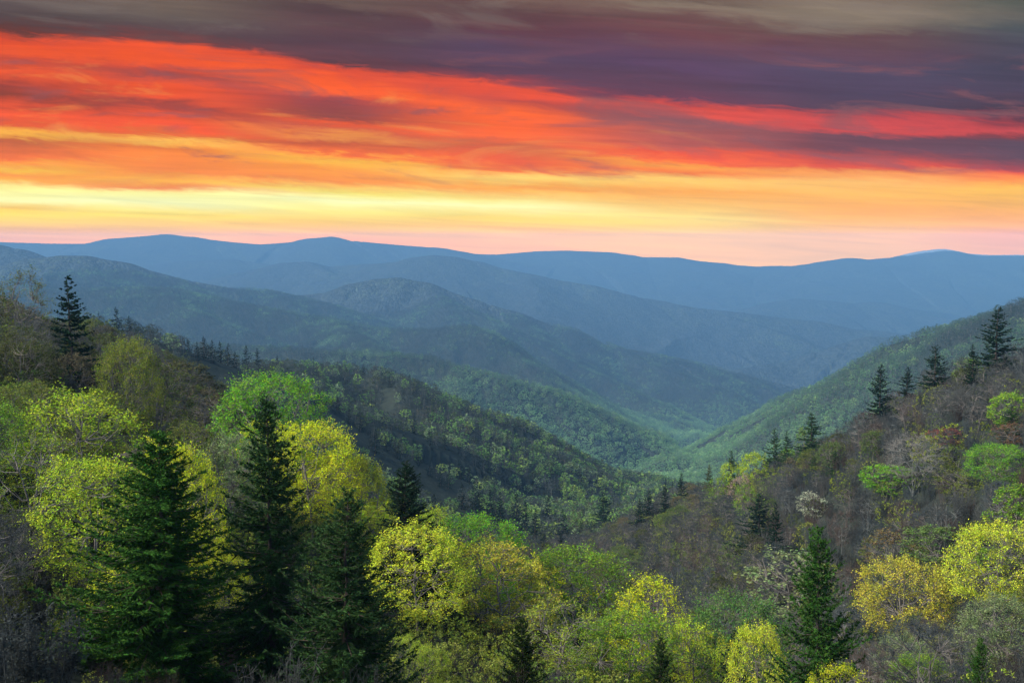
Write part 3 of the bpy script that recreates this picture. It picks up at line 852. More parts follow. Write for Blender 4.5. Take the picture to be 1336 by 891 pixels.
def place(u, vtop, depth, wpx, form, colr, name, label, cat, group=None, minh=4, maxh=22, hmul=None):
    a, b = plane_coords(u, vtop)
    lo, hi = (7.0, 17.0) if f_is_spruce(form) else (5.5, 14.0)
    if depth < 90: lo = 3.0
    dds = depth * np.linspace(.72, 1.3, 80)
    hs_ = b * dds - height(a * dds, dds)
    bad = np.clip(lo - hs_, 0, None) + np.clip(hs_ - hi, 0, None)
    depth = float(dds[(bad * 3 + np.abs(dds / depth - 1) * 4).argmin()])
    x, y, zt = a * depth, depth, b * depth
    zg = h1(x, y)
    hh = zt - zg
    if hh < minh or hh > maxh:
        print('HEIGHT', name, u, vtop, depth, round(hh, 1), label)
    hh = min(max(hh, minh), maxh)
    USED.add((round(x), round(y)))
    wm = wpx * depth / F
    if f_is_spruce(form): wm = max(wm, .36 * hh)
    PLACED.append((x, y, wm * .5))
    CLEAR.append((x, y, wm * .5, zt, hh))
    return make_tree(name, form, x, y, hh, wm, colr, label, cat, group)
PLACED = []; CLEAR = []
def f_is_spruce(f): return any(f is q for q in SPR_NEAR + SPR_MID + SPR_FAR)

# colours (linear base colours of needles, leaves, twigs)
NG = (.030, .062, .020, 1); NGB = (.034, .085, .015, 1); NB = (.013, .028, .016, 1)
YG = (.52, .55, .025, 1); YG2 = (.36, .45, .035, 1); GRN = (.17, .28, .03, 1); OLV = (.11, .13, .028, 1); OLD = (.07, .08, .025, 1)
GOLD = (.48, .43, .05, 1); YEL = (.54, .58, .045, 1); PALE = (.20, .25, .11, 1); VIV = (.16, .34, .03, 1); BRN = (.088, .076, .046, 1)
TW1 = (.050, .056, .056, 1); TW2 = (.072, .077, .074, 1); TW3 = (.044, .055, .060, 1); TWR = (.076, .061, .054, 1); TWG = (.17, .165, .15, 1)

SP = [
 # u, vtop, depth, width px, form, colour, label
 (186, 556, 46, 250, SPR_NEAR[0], NGB, 'broad dark green spruce in the bottom left corner, fullest of the three big ones'),
 (346, 514, 52, 188, SPR_NEAR[1], NG, 'tallest dark spruce at the bottom left, middle of the three big ones'),
 (448, 630, 43, 205, SPR_NEAR[2], NG, 'dark spruce with upswept drooping boughs, rightmost of the three big ones at bottom left'),
 (90, 360, 112, 62, SPR_MID[1], NB, 'narrow ragged dark spruce standing tall on the upper left hillside against the ridges'),
 (525, 598, 92, 96, SPR_NEAR[1], NB, 'dark spruce poking up behind the bright yellow-green trees left of centre'),
 (1078, 684, 64, 140, SPR_NEAR[3], NGB, 'broad dark spruce at the lower right in front of the golden tree'),
 (1303, 391, 205, 54, SPR_MID[0], NB, 'tallest spruce on the crest of the right hillside, against the blue valley'),
 (1221, 449, 250, 36, SPR_MID[2], NB, 'small spruce on the right crest, left of the tallest one'),
 (1151, 474, 272, 34, SPR_MID[0], NB, 'spruce leaning out of the right crest against the green far slope'),
 (1184, 478, 268, 24, SPR_MID[1], NB, 'thin spruce on the right crest between two larger spruces'),
 (1272, 449, 235, 18, SPR_MID[1], NB, 'little spruce tip on the right crest close beside the tallest spruce'),
 (1060, 538, 312, 36, SPR_MID[0], NG, 'dark green spruce in the middle of the right crest above the lime trees'),
 (1011, 557, 335, 24, SPR_MID[2], NG, 'left one of two close small spruces at the middle of the right crest'),
 (1028, 562, 333, 18, SPR_MID[1], NG, 'right one of two close small spruces at the middle of the right crest'),
 (1063, 594, 290, 18, SPR_MID[0], NG, 'short spruce below the crest, left of a matching short spruce'),
 (1091, 587, 290, 20, SPR_MID[0], NG, 'short spruce below the crest, right of a matching short spruce'),
 (989, 643, 215, 42, SPR_MID[0], NB, 'left and wider one of the dark spruce pair halfway down the right slope'),
 (1016, 656, 213, 26, SPR_MID[1], NB, 'right and narrower one of the dark spruce pair halfway down the right slope'),
 (789, 639, 390, 28, SPR_MID[1], NB, 'lone dark spruce at the left foot of the right hillside, above the valley'),
 (846, 637, 385, 20, SPR_MID[2], NB, 'taller dark spruce of a close pair right of the lone one at the slope foot'),
 (835, 649, 385, 14, SPR_MID[1], NB, 'slimmer dark spruce of a close pair right of the lone one at the slope foot'),
 (890, 616, 400, 16, SPR_MID[2], NB, 'small wind-shaped spruce on the low left end of the right crest'),
 (868, 629, 400, 10, SPR_MID[1], NB, 'tiny dark spruce beside the wind-shaped one on the low right crest'),
 (957, 588, 375, 10, SPR_MID[1], NG, 'tiny spruce tip above the lime green trees on the right crest'),
 (926, 605, 390, 12, SPR_MID[0], OLD, 'tiny olive conifer on the right crest left of the lime green trees'),
 (1322, 527, 190, 34, SPR_MID[2], NG, 'dark spruce cut by the right edge of the picture among bare trees'),
 (681, 800, 47, 95, SPR_NEAR[3], (.026, .045, .012, 1), 'young olive spruce at the bottom edge in the middle of the yellow trees'),
 (862, 826, 52, 70, SPR_NEAR[3], (.024, .045, .014, 1), 'thin young spruce at the bottom edge right of the olive one'),
 (1281, 826, 46, 62, SPR_NEAR[3], NGB, 'young spruce at the bottom right corner in the brown brush'),
 (962, 818, 78, 46, SPR_MID[0], NB, 'dark little spruce half hidden behind the yellow bush'),
 (405, 352, 0, 0, None, None, None),
]
SHORT_SP = ['broad corner spruce', 'tallest of three big spruces', 'rightmost of three big spruces', 'ragged spruce on left skyline', 'spruce left of centre',
 'broad lower right spruce', 'tallest right crest spruce', 'small right crest spruce', 'leaning right crest spruce', 'thin right crest spruce', 'little crest spruce tip', 'middle right crest spruce',
 'left close crest spruce', 'right close crest spruce', 'left short spruce', 'right short spruce', 'wider of spruce pair', 'narrower of spruce pair', 'lone slope foot spruce', 'taller slope foot spruce',
 'slimmer slope foot spruce', 'wind-shaped small spruce', 'tiny dark crest spruce', 'tiny lime crest spruce', 'tiny olive conifer', 'right edge spruce', 'young olive spruce', 'thin young spruce', 'bottom right young spruce', 'half hidden spruce']
def spruces():
    for (u, v, d, w, f, c, lab) in SP:
        if f is None: continue
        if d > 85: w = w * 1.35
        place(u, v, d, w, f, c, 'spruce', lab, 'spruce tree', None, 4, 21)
        LAND.append((u, v, SHORT_SP[len(LAND)]))
spruces()

MIDSP = [(152,400,600,30),(168,412,600,28),(246,441,610,30),(257,446,615,26),(266,438,620,32),(276,444,620,30),(288,444,625,30),(296,448,630,28),(305,458,640,24),(320,448,650,32),(335,453,660,30),
 (474,474,925,14),(508,489,880,16),(530,519,850,18),(540,539,740,24),(489,560,640,30),(503,566,640,26),(585,613,520,24),(575,616,520,20),(604,628,470,26),(625,630,460,32),(619,620,480,26),(640,630,460,28),(653,639,450,36),
 (673,641,470,20),(686,650,440,18),(715,638,500,20),(698,657,400,44),(736,664,420,28),(758,682,400,24),(624,657,420,38),(652,657,410,36),(567,644,440,34),(538,613,330,52),(710,694,350,30),(733,694,350,22),(679,684,350,36),
 (600,600,640,22),(612,606,640,18),(560,600,620,20),(545,585,640,24),(520,578,650,22),(470,545,700,22),(455,532,720,22),(440,520,740,20),(415,505,760,22),(395,495,780,20),(380,488,780,18),(560,560,740,20),(580,572,740,18)]
rows_mid = []
def mid_spruces():
    n = 0
    rows = []
    for (u, v, d, hp) in MIDSP:
        a, b = plane_coords(u, v); x, y, zt = a * d, d, b * d
        zg = h1(x, y); want = hp * d / F
        # slide along the line of sight until the tree's own height fits
        best = None
        for dd in np.linspace(.82 * d, 1.25 * d, 30):
            zz = b * dd - h1(a * dd, dd)
            e = abs(zz - hp * dd / F)
            if best is None or e < best[0]: best = (e, dd, zz)
        dd = best[1]; hh = min(max(best[2], 11), 18)
        rows.append((u, v, dd, a * dd, hh))
    rows.sort()
    rows_mid.extend((r_[3], r_[2]) for r_ in rows)
    ordn = ['first', 'second', 'third', 'fourth', 'fifth', 'sixth', 'seventh', 'eighth', 'ninth', 'tenth', 'eleventh', 'twelfth']
    zones = {}
    for r_ in rows:
        u, v = r_[0], r_[1]
        if u < 345: zn = 'in the dark row on the left middle ridge'
        elif v < 545: zn = 'high on the middle wooded ridge'
        elif v < 610: zn = 'halfway down the middle wooded ridge'
        elif u < 645: zn = 'in the left half of the valley-side group'
        else: zn = 'in the right half of the valley-side group'
        zones.setdefault(zn, []).append(r_)
    for zn, L in zones.items():
        for i, (u, v, dd, x, hh) in enumerate(L):
            f = SPR_FAR[i % 2] if dd > 480 else SPR_MID[i % 3]
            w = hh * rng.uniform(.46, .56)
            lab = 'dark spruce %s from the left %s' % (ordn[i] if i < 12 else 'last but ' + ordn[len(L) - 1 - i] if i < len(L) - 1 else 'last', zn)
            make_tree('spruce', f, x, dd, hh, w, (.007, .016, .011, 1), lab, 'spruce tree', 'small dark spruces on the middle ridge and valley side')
            PLACED.append((x, dd, w * .5))
mid_spruces()

DT = [
 # u, vtop, depth, width px, form, colour, name, label
 (105, 512, 84, 180, LF_NEAR[1], YG2, 'large yellow-green tree on the left slope, above the broad corner spruce'),
 (40, 556, 76, 150, LF_NEAR[3], (.16,.22,.025,1), 'olive green tree against the left edge, below the large yellow-green one'),
 (128, 596, 63, 180, LF_NEAR[0], YG2, 'fine-leaved pale lime tree immediately left of the broad corner spruce tip'),
 (352, 484, 112, 165, LF_NEAR[2], VIV, 'round bright lime tree at the far left slope edge, behind the tallest big spruce tip'),
 (405, 548, 100, 150, LF_NEAR[2], YG, 'bright yellow-green tree right of the tallest big spruce tip'),
 (466, 594, 100, 95, LF_NEAR[0], (.38,.39,.04,1), 'yellow tree with orange-tinged edge, immediately left of the spruce left of centre'),
 (300, 566, 90, 120, LF_NEAR[1], PALE, 'greyish pale green tree between the two largest spruce tips'),
 (232, 578, 72, 120, LF_NEAR[0], YG, 'bright lime tree glowing behind the broad corner spruce'),
 (166, 402, 124, 95, LF_NEAR[2], (.19,.22,.03,1), 'olive-yellow tree on the left skyline, right of the narrow ragged spruce'),
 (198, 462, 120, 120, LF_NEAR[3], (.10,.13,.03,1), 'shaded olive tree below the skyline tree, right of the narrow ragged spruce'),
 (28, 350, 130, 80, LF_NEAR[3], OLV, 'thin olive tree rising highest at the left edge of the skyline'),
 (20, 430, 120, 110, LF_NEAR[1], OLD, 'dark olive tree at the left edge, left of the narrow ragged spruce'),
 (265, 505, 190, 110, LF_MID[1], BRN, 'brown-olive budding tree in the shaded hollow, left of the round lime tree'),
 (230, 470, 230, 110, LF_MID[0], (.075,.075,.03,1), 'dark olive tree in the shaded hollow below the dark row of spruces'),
 (545, 690, 86, 150, LF_NEAR[0], YEL, 'brightest yellow tree beside the rightmost of the three big spruces'),
 (618, 672, 108, 165, LF_NEAR[2], VIV, 'round lime tree top at the centre, in front of the valley spruces'),
 (560, 662, 112, 90, LF_NEAR[0], YG2, 'yellow-green tree to the right of and below the spruce left of centre'),
 (655, 706, 92, 150, LF_NEAR[1], GOLD, 'golden orange budding tree in the middle of the foreground'),
 (755, 716, 118, 170, LF_NEAR[0], GRN, 'leafy green tree right of the golden one, at the edge of the valley'),
 (843, 752, 112, 135, LF_NEAR[1], YG, 'yellow-tipped green tree at the far lower edge of the centre foreground'),
 (725, 778, 76, 130, LF_NEAR[3], (.28,.34,.04,1), 'sparse gold-green tree between the two young spruces of the bottom edge'),
 (815, 800, 80, 160, LF_NEAR[0], GRN, 'mid-green tree behind the thin young spruce'),
 (910, 812, 84, 120, LF_NEAR[1], YG2, 'yellowish green tree left of the yellow bush'),
 (990, 812, 72, 90, LF_NEAR[0], YEL, 'small bright yellow bush left of the broad lower right spruce'),
 (965, 772, 120, 150, LF_NEAR[2], (.10,.20,.05,1), 'soft blue-green tree behind the yellow bush'),
 (1030, 722, 150, 150, LF_MID[1], PALE, 'sparse silvery green tree behind the tip of the broad lower right spruce'),
 (1182, 728, 108, 145, LF_NEAR[2], GOLD, 'wide golden yellow tree right of the broad lower right spruce'),
 (1300, 680, 94, 125, LF_NEAR[0], YEL, 'tall vivid yellow-green tree at the right edge above the brown brush'),
 (1304, 578, 158, 95, LF_NEAR[2], VIV, 'vivid green full-leaved tree at the right edge halfway up the slope'),
 (1158, 605, 205, 80, LF_MID[0], VIV, 'tree with a lime green top among the bare trees of the right slope'),
 (1246, 612, 198, 75, LF_MID[1], OLV, 'olive tree between the tall pale bare tree and the vivid green tree'),
 (1222, 688, 150, 100, LF_MID[2], (.12,.18,.05,1), 'soft green tree behind the wide golden one'),
 (1165, 688, 162, 80, LF_MID[1], (.16,.12,.05,1), 'brownish budding tree behind and left of the soft green one'),
 (985, 588, 340, 42, LF_MID[0], YG2, 'right lime tree of the bright group on the low right crest'),
 (955, 600, 355, 36, LF_MID[0], YG2, 'middle lime tree of the bright group on the low right crest'),
 (938, 618, 350, 30, LF_MID[1], GRN, 'left green tree of the bright group on the low right crest'),
 (975, 632, 290, 44, LF_MID[1], GRN, 'green tree immediately above the dark spruce pair'),
 (1116, 596, 250, 30, LF_MID[1], OLV, 'small yellowish budding tree left of the tree with a lime green top'),
 (1050, 555, 322, 26, LF_MID[1], GRN, 'light green small tree on the right crest below the middle spruce'),
 (1060, 640, 235, 46, LF_MID[1], (.36,.38,.28,1), 'tree with white blossom in the middle of the right slope'),
 (967, 616, 330, 30, LF_MID[1], (.40,.28,.22,1), 'tree with pale pink buds below the lime crest group'),
 (1238, 555, 215, 50, LF_MID[1], (.20,.06,.05,1), 'tree with reddish buds on the upper right slope'),
 (1325, 548, 185, 50, LF_MID[1], (.17,.09,.05,1), 'russet budding tree at the right edge above the vivid green tree'),
]
SHORT_DT = ['big lime left tree', 'olive left edge tree', 'fine-leaved pale lime tree', 'round far lime tree', 'lime tree beside tallest spruce', 'orange-tinged yellow tree', 'greyish pale green tree',
 'lime tree behind corner spruce', 'olive-yellow skyline tree', 'shaded olive tree', 'highest left edge tree', 'dark olive left tree', 'brown-olive hollow tree', 'dark olive hollow tree', 'brightest yellow tree',
 'round central lime tree', 'small central lime tree', 'golden orange central tree', 'central valley edge green tree', 'yellow-tipped green tree', 'sparse gold-green tree', 'mid-green tree', 'yellowish tree by bush', 'bright yellow bush',
 'soft blue-green tree', 'sparse silvery tree', 'wide golden tree', 'tall vivid right edge tree', 'vivid green slope tree', 'lime-topped slope tree', 'olive slope tree', 'soft green tree', 'brownish budding tree',
 'right lime crest tree', 'middle lime crest tree', 'left green crest tree', 'green tree above spruce pair', 'small yellowish budding tree', 'light green crest tree', 'white blossom tree', 'pink budding tree', 'reddish budding tree', 'russet edge tree']
def broadleaves():
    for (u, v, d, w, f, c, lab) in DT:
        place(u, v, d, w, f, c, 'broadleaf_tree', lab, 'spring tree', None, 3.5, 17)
        LAND.append((u, v + 20, SHORT_DT[DT.index((u, v, d, w, f, c, lab))]))
    place(1195, 560, 178, 85, TALLBARE, TWG, 'bare_tree', 'tall pale leafless tree with several trunks, left of the olive tree on the right slope', 'bare tree', None, 8, 21)
    LAND.append((1195, 600, 'tall pale leafless tree'))
broadleaves()

# ------------------------------------------------------------------ the remaining woods, tree by tree
def project(x, y, z):
    Yc = y * math.cos(PITCH) - z * math.sin(PITCH)
    Zc = y * math.sin(PITCH) + z * math.cos(PITCH)
    return 668 + F * x / Yc, 445.5 - F * Zc / Yc

def poisson(r0, r1, spacing, azlim, seed):
    rs = np.random.RandomState(seed)
    out = []
    # jittered rows in polar form with even ground spacing
    r = r0
    while r < r1:
        n = max(2, int(2 * azlim * r / spacing))
        a = (np.arange(n) + rs.rand(n) * .75 + .12) / n * 2 * azlim - azlim
        rr = r + (rs.rand(n) - .5) * spacing * .75
        out.append(np.stack([rr * np.sin(a), rr * np.cos(a)], -1))
        r += spacing * .92
    return np.concatenate(out)

def far_enough(P, rmin):
    pl = np.array(PLACED)
    keep = np.ones(len(P), bool)
    for x, y, w in pl:
        keep &= np.hypot(P[:, 0] - x, P[:, 1] - y) > max(rmin, w * .75)
    return P[keep]

EXTRA = {'tw': [], 'lf': []}
def fill_trees():
    rs = np.random.RandomState(99)
    P = np.concatenate([poisson(36, 150, 6.4, R(31), 1), poisson(150, 470, 7.6, R(30), 2)])
    P = far_enough(P, 3.2)
    z = height(P[:, 0], P[:, 1])
    r = np.hypot(P[:, 0], P[:, 1])
    cand = []
    noise_c = fbm(P[:, 0] / 40, P[:, 1] / 40, 55, 2)
    for i in range(len(P)):
        x, y = P[i]; u, v = project(x, y, z[i])
        nz = noise_c[i]
        rim = rs.rand()
        hgt = rs.uniform(8, 11.5)
        kind = None
        if r[i] < 52:
            hgt = rs.uniform(2.2, 3.6); kind = 'shrub'
        elif r[i] < 75:
            hgt = rs.uniform(4.0, 7.0)
            if u > 1120: kind = 'shrub' if r[i] < 66 else 'bare'; hgt = 3.6 if r[i] < 66 else 5.0
            elif u < 130: kind = 'bare' if rim < .7 else 'leaf'
            else: kind = 'leaf' if rim < .5 else 'bare'
            c = [YG2, (.30, .38, .04, 1), YG][rs.randint(3)]
        elif r[i] < 150 and u < 980:
            kind = 'leaf' if rim < .80 else 'bare'
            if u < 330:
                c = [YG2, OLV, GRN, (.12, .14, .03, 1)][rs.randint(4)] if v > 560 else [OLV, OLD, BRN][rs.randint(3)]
            elif u < 760: c = [YG, YG2, YEL, YG][rs.randint(4)]
            else: c = [YG, YG2, GRN, YG2][rs.randint(4)]
            if r[i] > 138: hgt *= .85
        elif r[i] < 150:
            kind = 'bare' if rim < .72 else 'leaf'
            c = [PALE, YG2, OLV, GRN][rs.randint(4)]
            hgt *= .75
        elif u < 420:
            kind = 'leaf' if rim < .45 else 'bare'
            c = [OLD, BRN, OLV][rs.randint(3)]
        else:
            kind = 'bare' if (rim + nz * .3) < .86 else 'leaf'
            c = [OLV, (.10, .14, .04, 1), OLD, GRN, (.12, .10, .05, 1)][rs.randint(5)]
            hgt *= .9
        if kind in ('bare', 'shrub'):
            c = [TW1, TW2, TW3, TW1, TW3, TW2, TW3, TW1, TWR][rs.randint(9)] if u > 600 else [TW1, TW2, TW1][rs.randint(3)]
            if kind == 'shrub': c = tuple(q * .7 for q in c[:3]) + (1,)
        cand.append([kind, x, y, z[i], hgt, c, u, v, r[i]])
    xs = np.array([c[1] for c in cand]); ys = np.array([c[2] for c in cand]); zt = np.array([c[3] + c[4] for c in cand])
    vis = visible(xs, ys, zt, 0.004)
    cand = [c for c, k in zip(cand, vis) if k and c[7] - c[4] * F / c[8] < 900]
    # further hiding by nearer crowns: coarse painter's test in directions from the viewpoint
    def blocks(c):
        for (x, y, hw, ztop, hh) in CLEAR:
            rr = math.hypot(x, y)
            if c[8] >= rr or c[8] < rr - 60: continue
            if abs(c[1] / c[2] - x / y) * rr > hw * .8 + c[4] * .30 * rr / c[8]: continue
            if (c[3] + c[4]) / c[8] > (ztop - hh * .52) / rr: return True
        return False
    cand = [c for c in cand if not blocks(c)]
    cand.sort(key=lambda c: c[8])
    occ = np.full(160, 2000.0)
    kept = []
    for c in cand:
        u, v, rr = c[6], c[7], c[8]
        b = int((u + 60) / 9.1)
        hpx = c[4] * F / rr; wpx = hpx * .75
        top = v - hpx
        i0 = max(0, int((u - wpx * .3 + 60) / 9.1)); i1 = min(159, int((u + wpx * .3 + 60) / 9.1))
        if i1 < i0: continue
        if top < occ[i0:i1 + 1].max() + 2:
            c.append(max(0, occ[i0:i1 + 1].max() - top)); kept.append(c)
        cov = top + hpx * .45 if c[0] == 'bare' else top + hpx * .3
        if False: pass
        if c[0] != 'shrub': occ[i0:i1 + 1] = np.minimum(occ[i0:i1 + 1], cov)
    print('fill trees', len(cand), len(kept), {k: sum(1 for c in kept if c[0] == k) for k in ('leaf', 'bare', 'shrub')})
    groups = {'leaf': ('broadleaf_tree', 'spring tree', 'leafing trees filling the slopes'), 'bare': ('bare_tree', 'bare tree', 'leafless trees covering the slopes'), 'shrub': ('bare_shrub', 'shrub', 'bare shrubs at the foot of the slope')}
    cnt = {'leaf': 0, 'bare': 0, 'shrub': 0}
    named = {}
    for c in kept:
        kind, x, y, z_, hgt, cc, u, v, rr = c[:9]
        size = hgt * F / rr
        c.append(size)
    for kind in cnt:
        L = sorted([c for c in kept if c[0] == kind], key=lambda c: -c[-1])
        for c in L[:290]:
            _, x, y, z_, hgt, cc, u, v, rr = c[:9]
            if kind == 'leaf':
                f = LF_NEAR[rs.randint(4)] if rr < 105 else LF_MID[rs.randint(3)]
            elif kind == 'bare':
                f = BR_NEAR[rs.randint(2)] if rr < 105 else BR_MID[rs.randint(3)]
            else: f = SHRUB[rs.randint(3)]
            top = v - hgt * F / rr
            lab = describe(kind, cc, u, top, named)
            nm, cat, grp = groups[kind]
            ccj = tuple(min(1, q * k) for q, k in zip(cc[:3], np.ones(3) * rs.uniform(.8, 1.25))) + (1,)
            if kind == 'shrub' and f is SHRUB[2]:
                pass
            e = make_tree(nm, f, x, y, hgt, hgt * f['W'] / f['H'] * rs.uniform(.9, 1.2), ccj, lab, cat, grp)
        for c in L[290:]:
            EXTRA['tw' if kind != 'leaf' else 'lf'].append(c)
    # finish the labels: number trees that answer the same description
    for key, L in named.items():
        pass

def colour_word(cc, kind):
    r_, g_, b_ = cc[:3]
    if kind != 'leaf': 
        return 'reddish brown' if r_ > g_ * 1.22 else 'pale grey' if r_ > .066 else 'grey-brown'
    if r_ > .42: return 'bright yellow'
    if r_ > g_ * 1.15: return 'golden' if r_ > .2 else 'brown'
    if r_ > .2 and b_ < .06: return 'yellow-green'
    if b_ > .09: return 'pale green'
    if g_ < .1: return 'dark olive'
    if g_ < .16: return 'olive'
    return 'fresh green'
PENDING = []
def describe(kind, cc, u, top, named):
    lu, lv, lab = min(LAND, key=lambda q: (q[0] - u) ** 2 + (q[1] - top) ** 2)
    du, dv = u - lu, top - lv
    if abs(du) > abs(dv) * 1.3: rel = 'right of' if du > 0 else 'left of'
    elif abs(dv) > abs(du) * 1.3: rel = 'below' if dv > 0 else 'above'
    else: rel = ('lower ' if dv > 0 else 'upper ') + ('right of' if du > 0 else 'left of')
    noun = {'leaf': 'leafing tree', 'bare': 'leafless tree', 'shrub': 'bare shrub'}[kind]
    short = lab.split(',')[0].replace(' of three big spruces', ' big spruce')
    w = short.split()
    short = ' '.join(w)
    return (colour_word(cc, kind), noun, rel, short, u)
def settle_labels():
    ordn = ['first', 'second', 'third', 'fourth', 'fifth', 'sixth', 'seventh', 'eighth', 'ninth', 'tenth'] + ['%dth' % k for k in range(11, 60)]
    d = {}
    for (e, key) in PENDING: d.setdefault(key[:4], []).append((key[4], e))
    for (cw, noun, rel, short), L in d.items():
        L.sort(key=lambda q: q[0])
        for i, (u, e) in enumerate(L):
            if len(L) == 1: e['label'] = '%s %s %s the %s' % (cw, noun, rel, short)
            else: e['label'] = '%s %s, %s from left, %s the %s' % (cw, noun, ordn[i], rel, short)
_mt = make_tree
def make_tree(name, form, x, y, hgt, wid, colr, label, cat, group=None, **kw):
    if isinstance(label, tuple):
        e = _mt(name, form, x, y, hgt, wid, colr, 'tree', cat, group, **kw)
        PENDING.append((e, label)); return e
    return _mt(name, form, x, y, hgt, wid, colr, label, cat, group, **kw)
fill_trees()
settle_labels()

# ------------------------------------------------------------------ far woods and undergrowth, uncountable
def proto_collection(name, forms, join):
    c = bpy.data.collections.new(name)
    return c

def merge_form(name, form, mt_trunk, mt_crown):
    """one light mesh for far instances"""
    vs = []; fs = []; mi = []; n = 0
    for k, p in enumerate(('trunk', 'limbs', 'crown')):
        if p not in form: continue
        me = form[p]
        v = np.empty(len(me.vertices) * 3, np.float32); me.vertices.foreach_get('co', v)
        f = np.empty(len(me.loops), np.int32); me.loops.foreach_get('vertex_index', f)
        v = v.reshape(-1, 3); f = f.reshape(-1, 4)
        vs.append(v); fs.append(f + n); mi.append(np.full(len(f), 1 if p == 'crown' else 0, np.int32)); n += len(v)
    me = mesh_np(name, np.concatenate(vs), np.concatenate(fs))
    me.materials.append(mt_trunk); me.materials.append(mt_crown)
    me.polygons.foreach_set('material_index', np.concatenate(mi))
    return me

def scatter(name, label, pts, scl, idx, tint, protos):
    me = bpy.data.meshes.new(name)
    me.vertices.add(len(pts)); me.vertices.foreach_set('co', np.asarray(pts, np.float32).ravel())
    a = me.attributes.new('tint', 'FLOAT_COLOR', 'POINT'); a.data.foreach_set('color', np.asarray(tint, np.float32).ravel())
    a = me.attributes.new('scl', 'FLOAT_VECTOR', 'POINT'); a.data.foreach_set('vector', np.asarray(scl, np.float32).ravel())
    a = me.attributes.new('idx', 'INT', 'POINT'); a.data.foreach_set('value', np.asarray(idx, np.int32))
    a = me.attributes.new('rot', 'FLOAT_VECTOR', 'POINT')
    rot = np.zeros((len(pts), 3), np.float32); rot[:, 2] = np.random.RandomState(5).rand(len(pts)) * 6.283
    a.data.foreach_set('vector', rot.ravel())
    o = bpy.data.objects.new(name, me); col.objects.link(o)
    o['kind'] = 'stuff'; o['label'] = label
    c = bpy.data.collections.new(name + '_forms')
    for k, pm in enumerate(protos):
        po = bpy.data.objects.new('%s_form_%02d' % (name, k), pm); c.objects.link(po)
    ng = bpy.data.node_groups.new(name, 'GeometryNodeTree')
    ng.interface.new_socket('Geometry', in_out='INPUT', socket_type='NodeSocketGeometry')
    ng.interface.new_socket('Geometry', in_out='OUTPUT', socket_type='NodeSocketGeometry')
    N = ng.nodes; L = ng.links
    gi_ = N.new('NodeGroupInput'); go = N.new('NodeGroupOutput')
    ci = N.new('GeometryNodeCollectionInfo'); ci.inputs[0].default_value = c
    ci.inputs['Separate Children'].default_value = True; ci.inputs['Reset Children'].default_value = True
    iop = N.new('GeometryNodeInstanceOnPoints'); iop.inputs['Pick Instance'].default_value = True
    def attr(nm, dt):
        n = N.new('GeometryNodeInputNamedAttribute'); n.data_type = dt; n.inputs['Name'].default_value = nm
        return n.outputs['Attribute']
    L.new(gi_.outputs[0], iop.inputs['Points']); L.new(ci.outputs[0], iop.inputs['Instance'])
    L.new(attr('idx', 'INT'), iop.inputs['Instance Index'])
    e2r = N.new('FunctionNodeEulerToRotation'); L.new(attr('rot', 'FLOAT_VECTOR'), e2r.inputs[0])
    L.new(e2r.outputs[0], iop.inputs['Rotation'])
    L.new(attr('scl', 'FLOAT_VECTOR'), iop.inputs['Scale'])
    L.new(iop.outputs[0], go.inputs[0])
    md = o.modifiers.new('scatter', 'NODES'); md.node_group = ng
    return o

def far_protos():
    out = []
    for s_ in (201, 202, 203):
        f = broadleaf(s_, 10, 4.4, .55, .46, n1=6, n2=16, n3=90, n4=330, leafn=1, leafs=1.0, far=True, spread=.45, mats=(M_bark, M_bark, M_leaf_far))
        out.append(merge_form('crown_far', f, M_bark, M_leaf_far))
    for s_ in (211, 212):
        f = broadleaf(s_, 10, 4.2, .55, .46, n1=8, n2=24, n3=110, n4=360, leafn=2, leafs=.5, far=True, spread=.45, mats=(M_bark, M_bark, M_leaf_far))
        out.append(merge_form('bare_far', f, M_bark, M_leaf_far))
    f = spruce(221, 12, 4.6, dz=.9, nb=5, dens=.22, far=True, mats=(M_sprucebark, M_sprucebark, M_leaf_far))
    out.append(merge_form('spruce_far', f, M_sprucebark, M_leaf_far))
    return out
FP = far_protos()

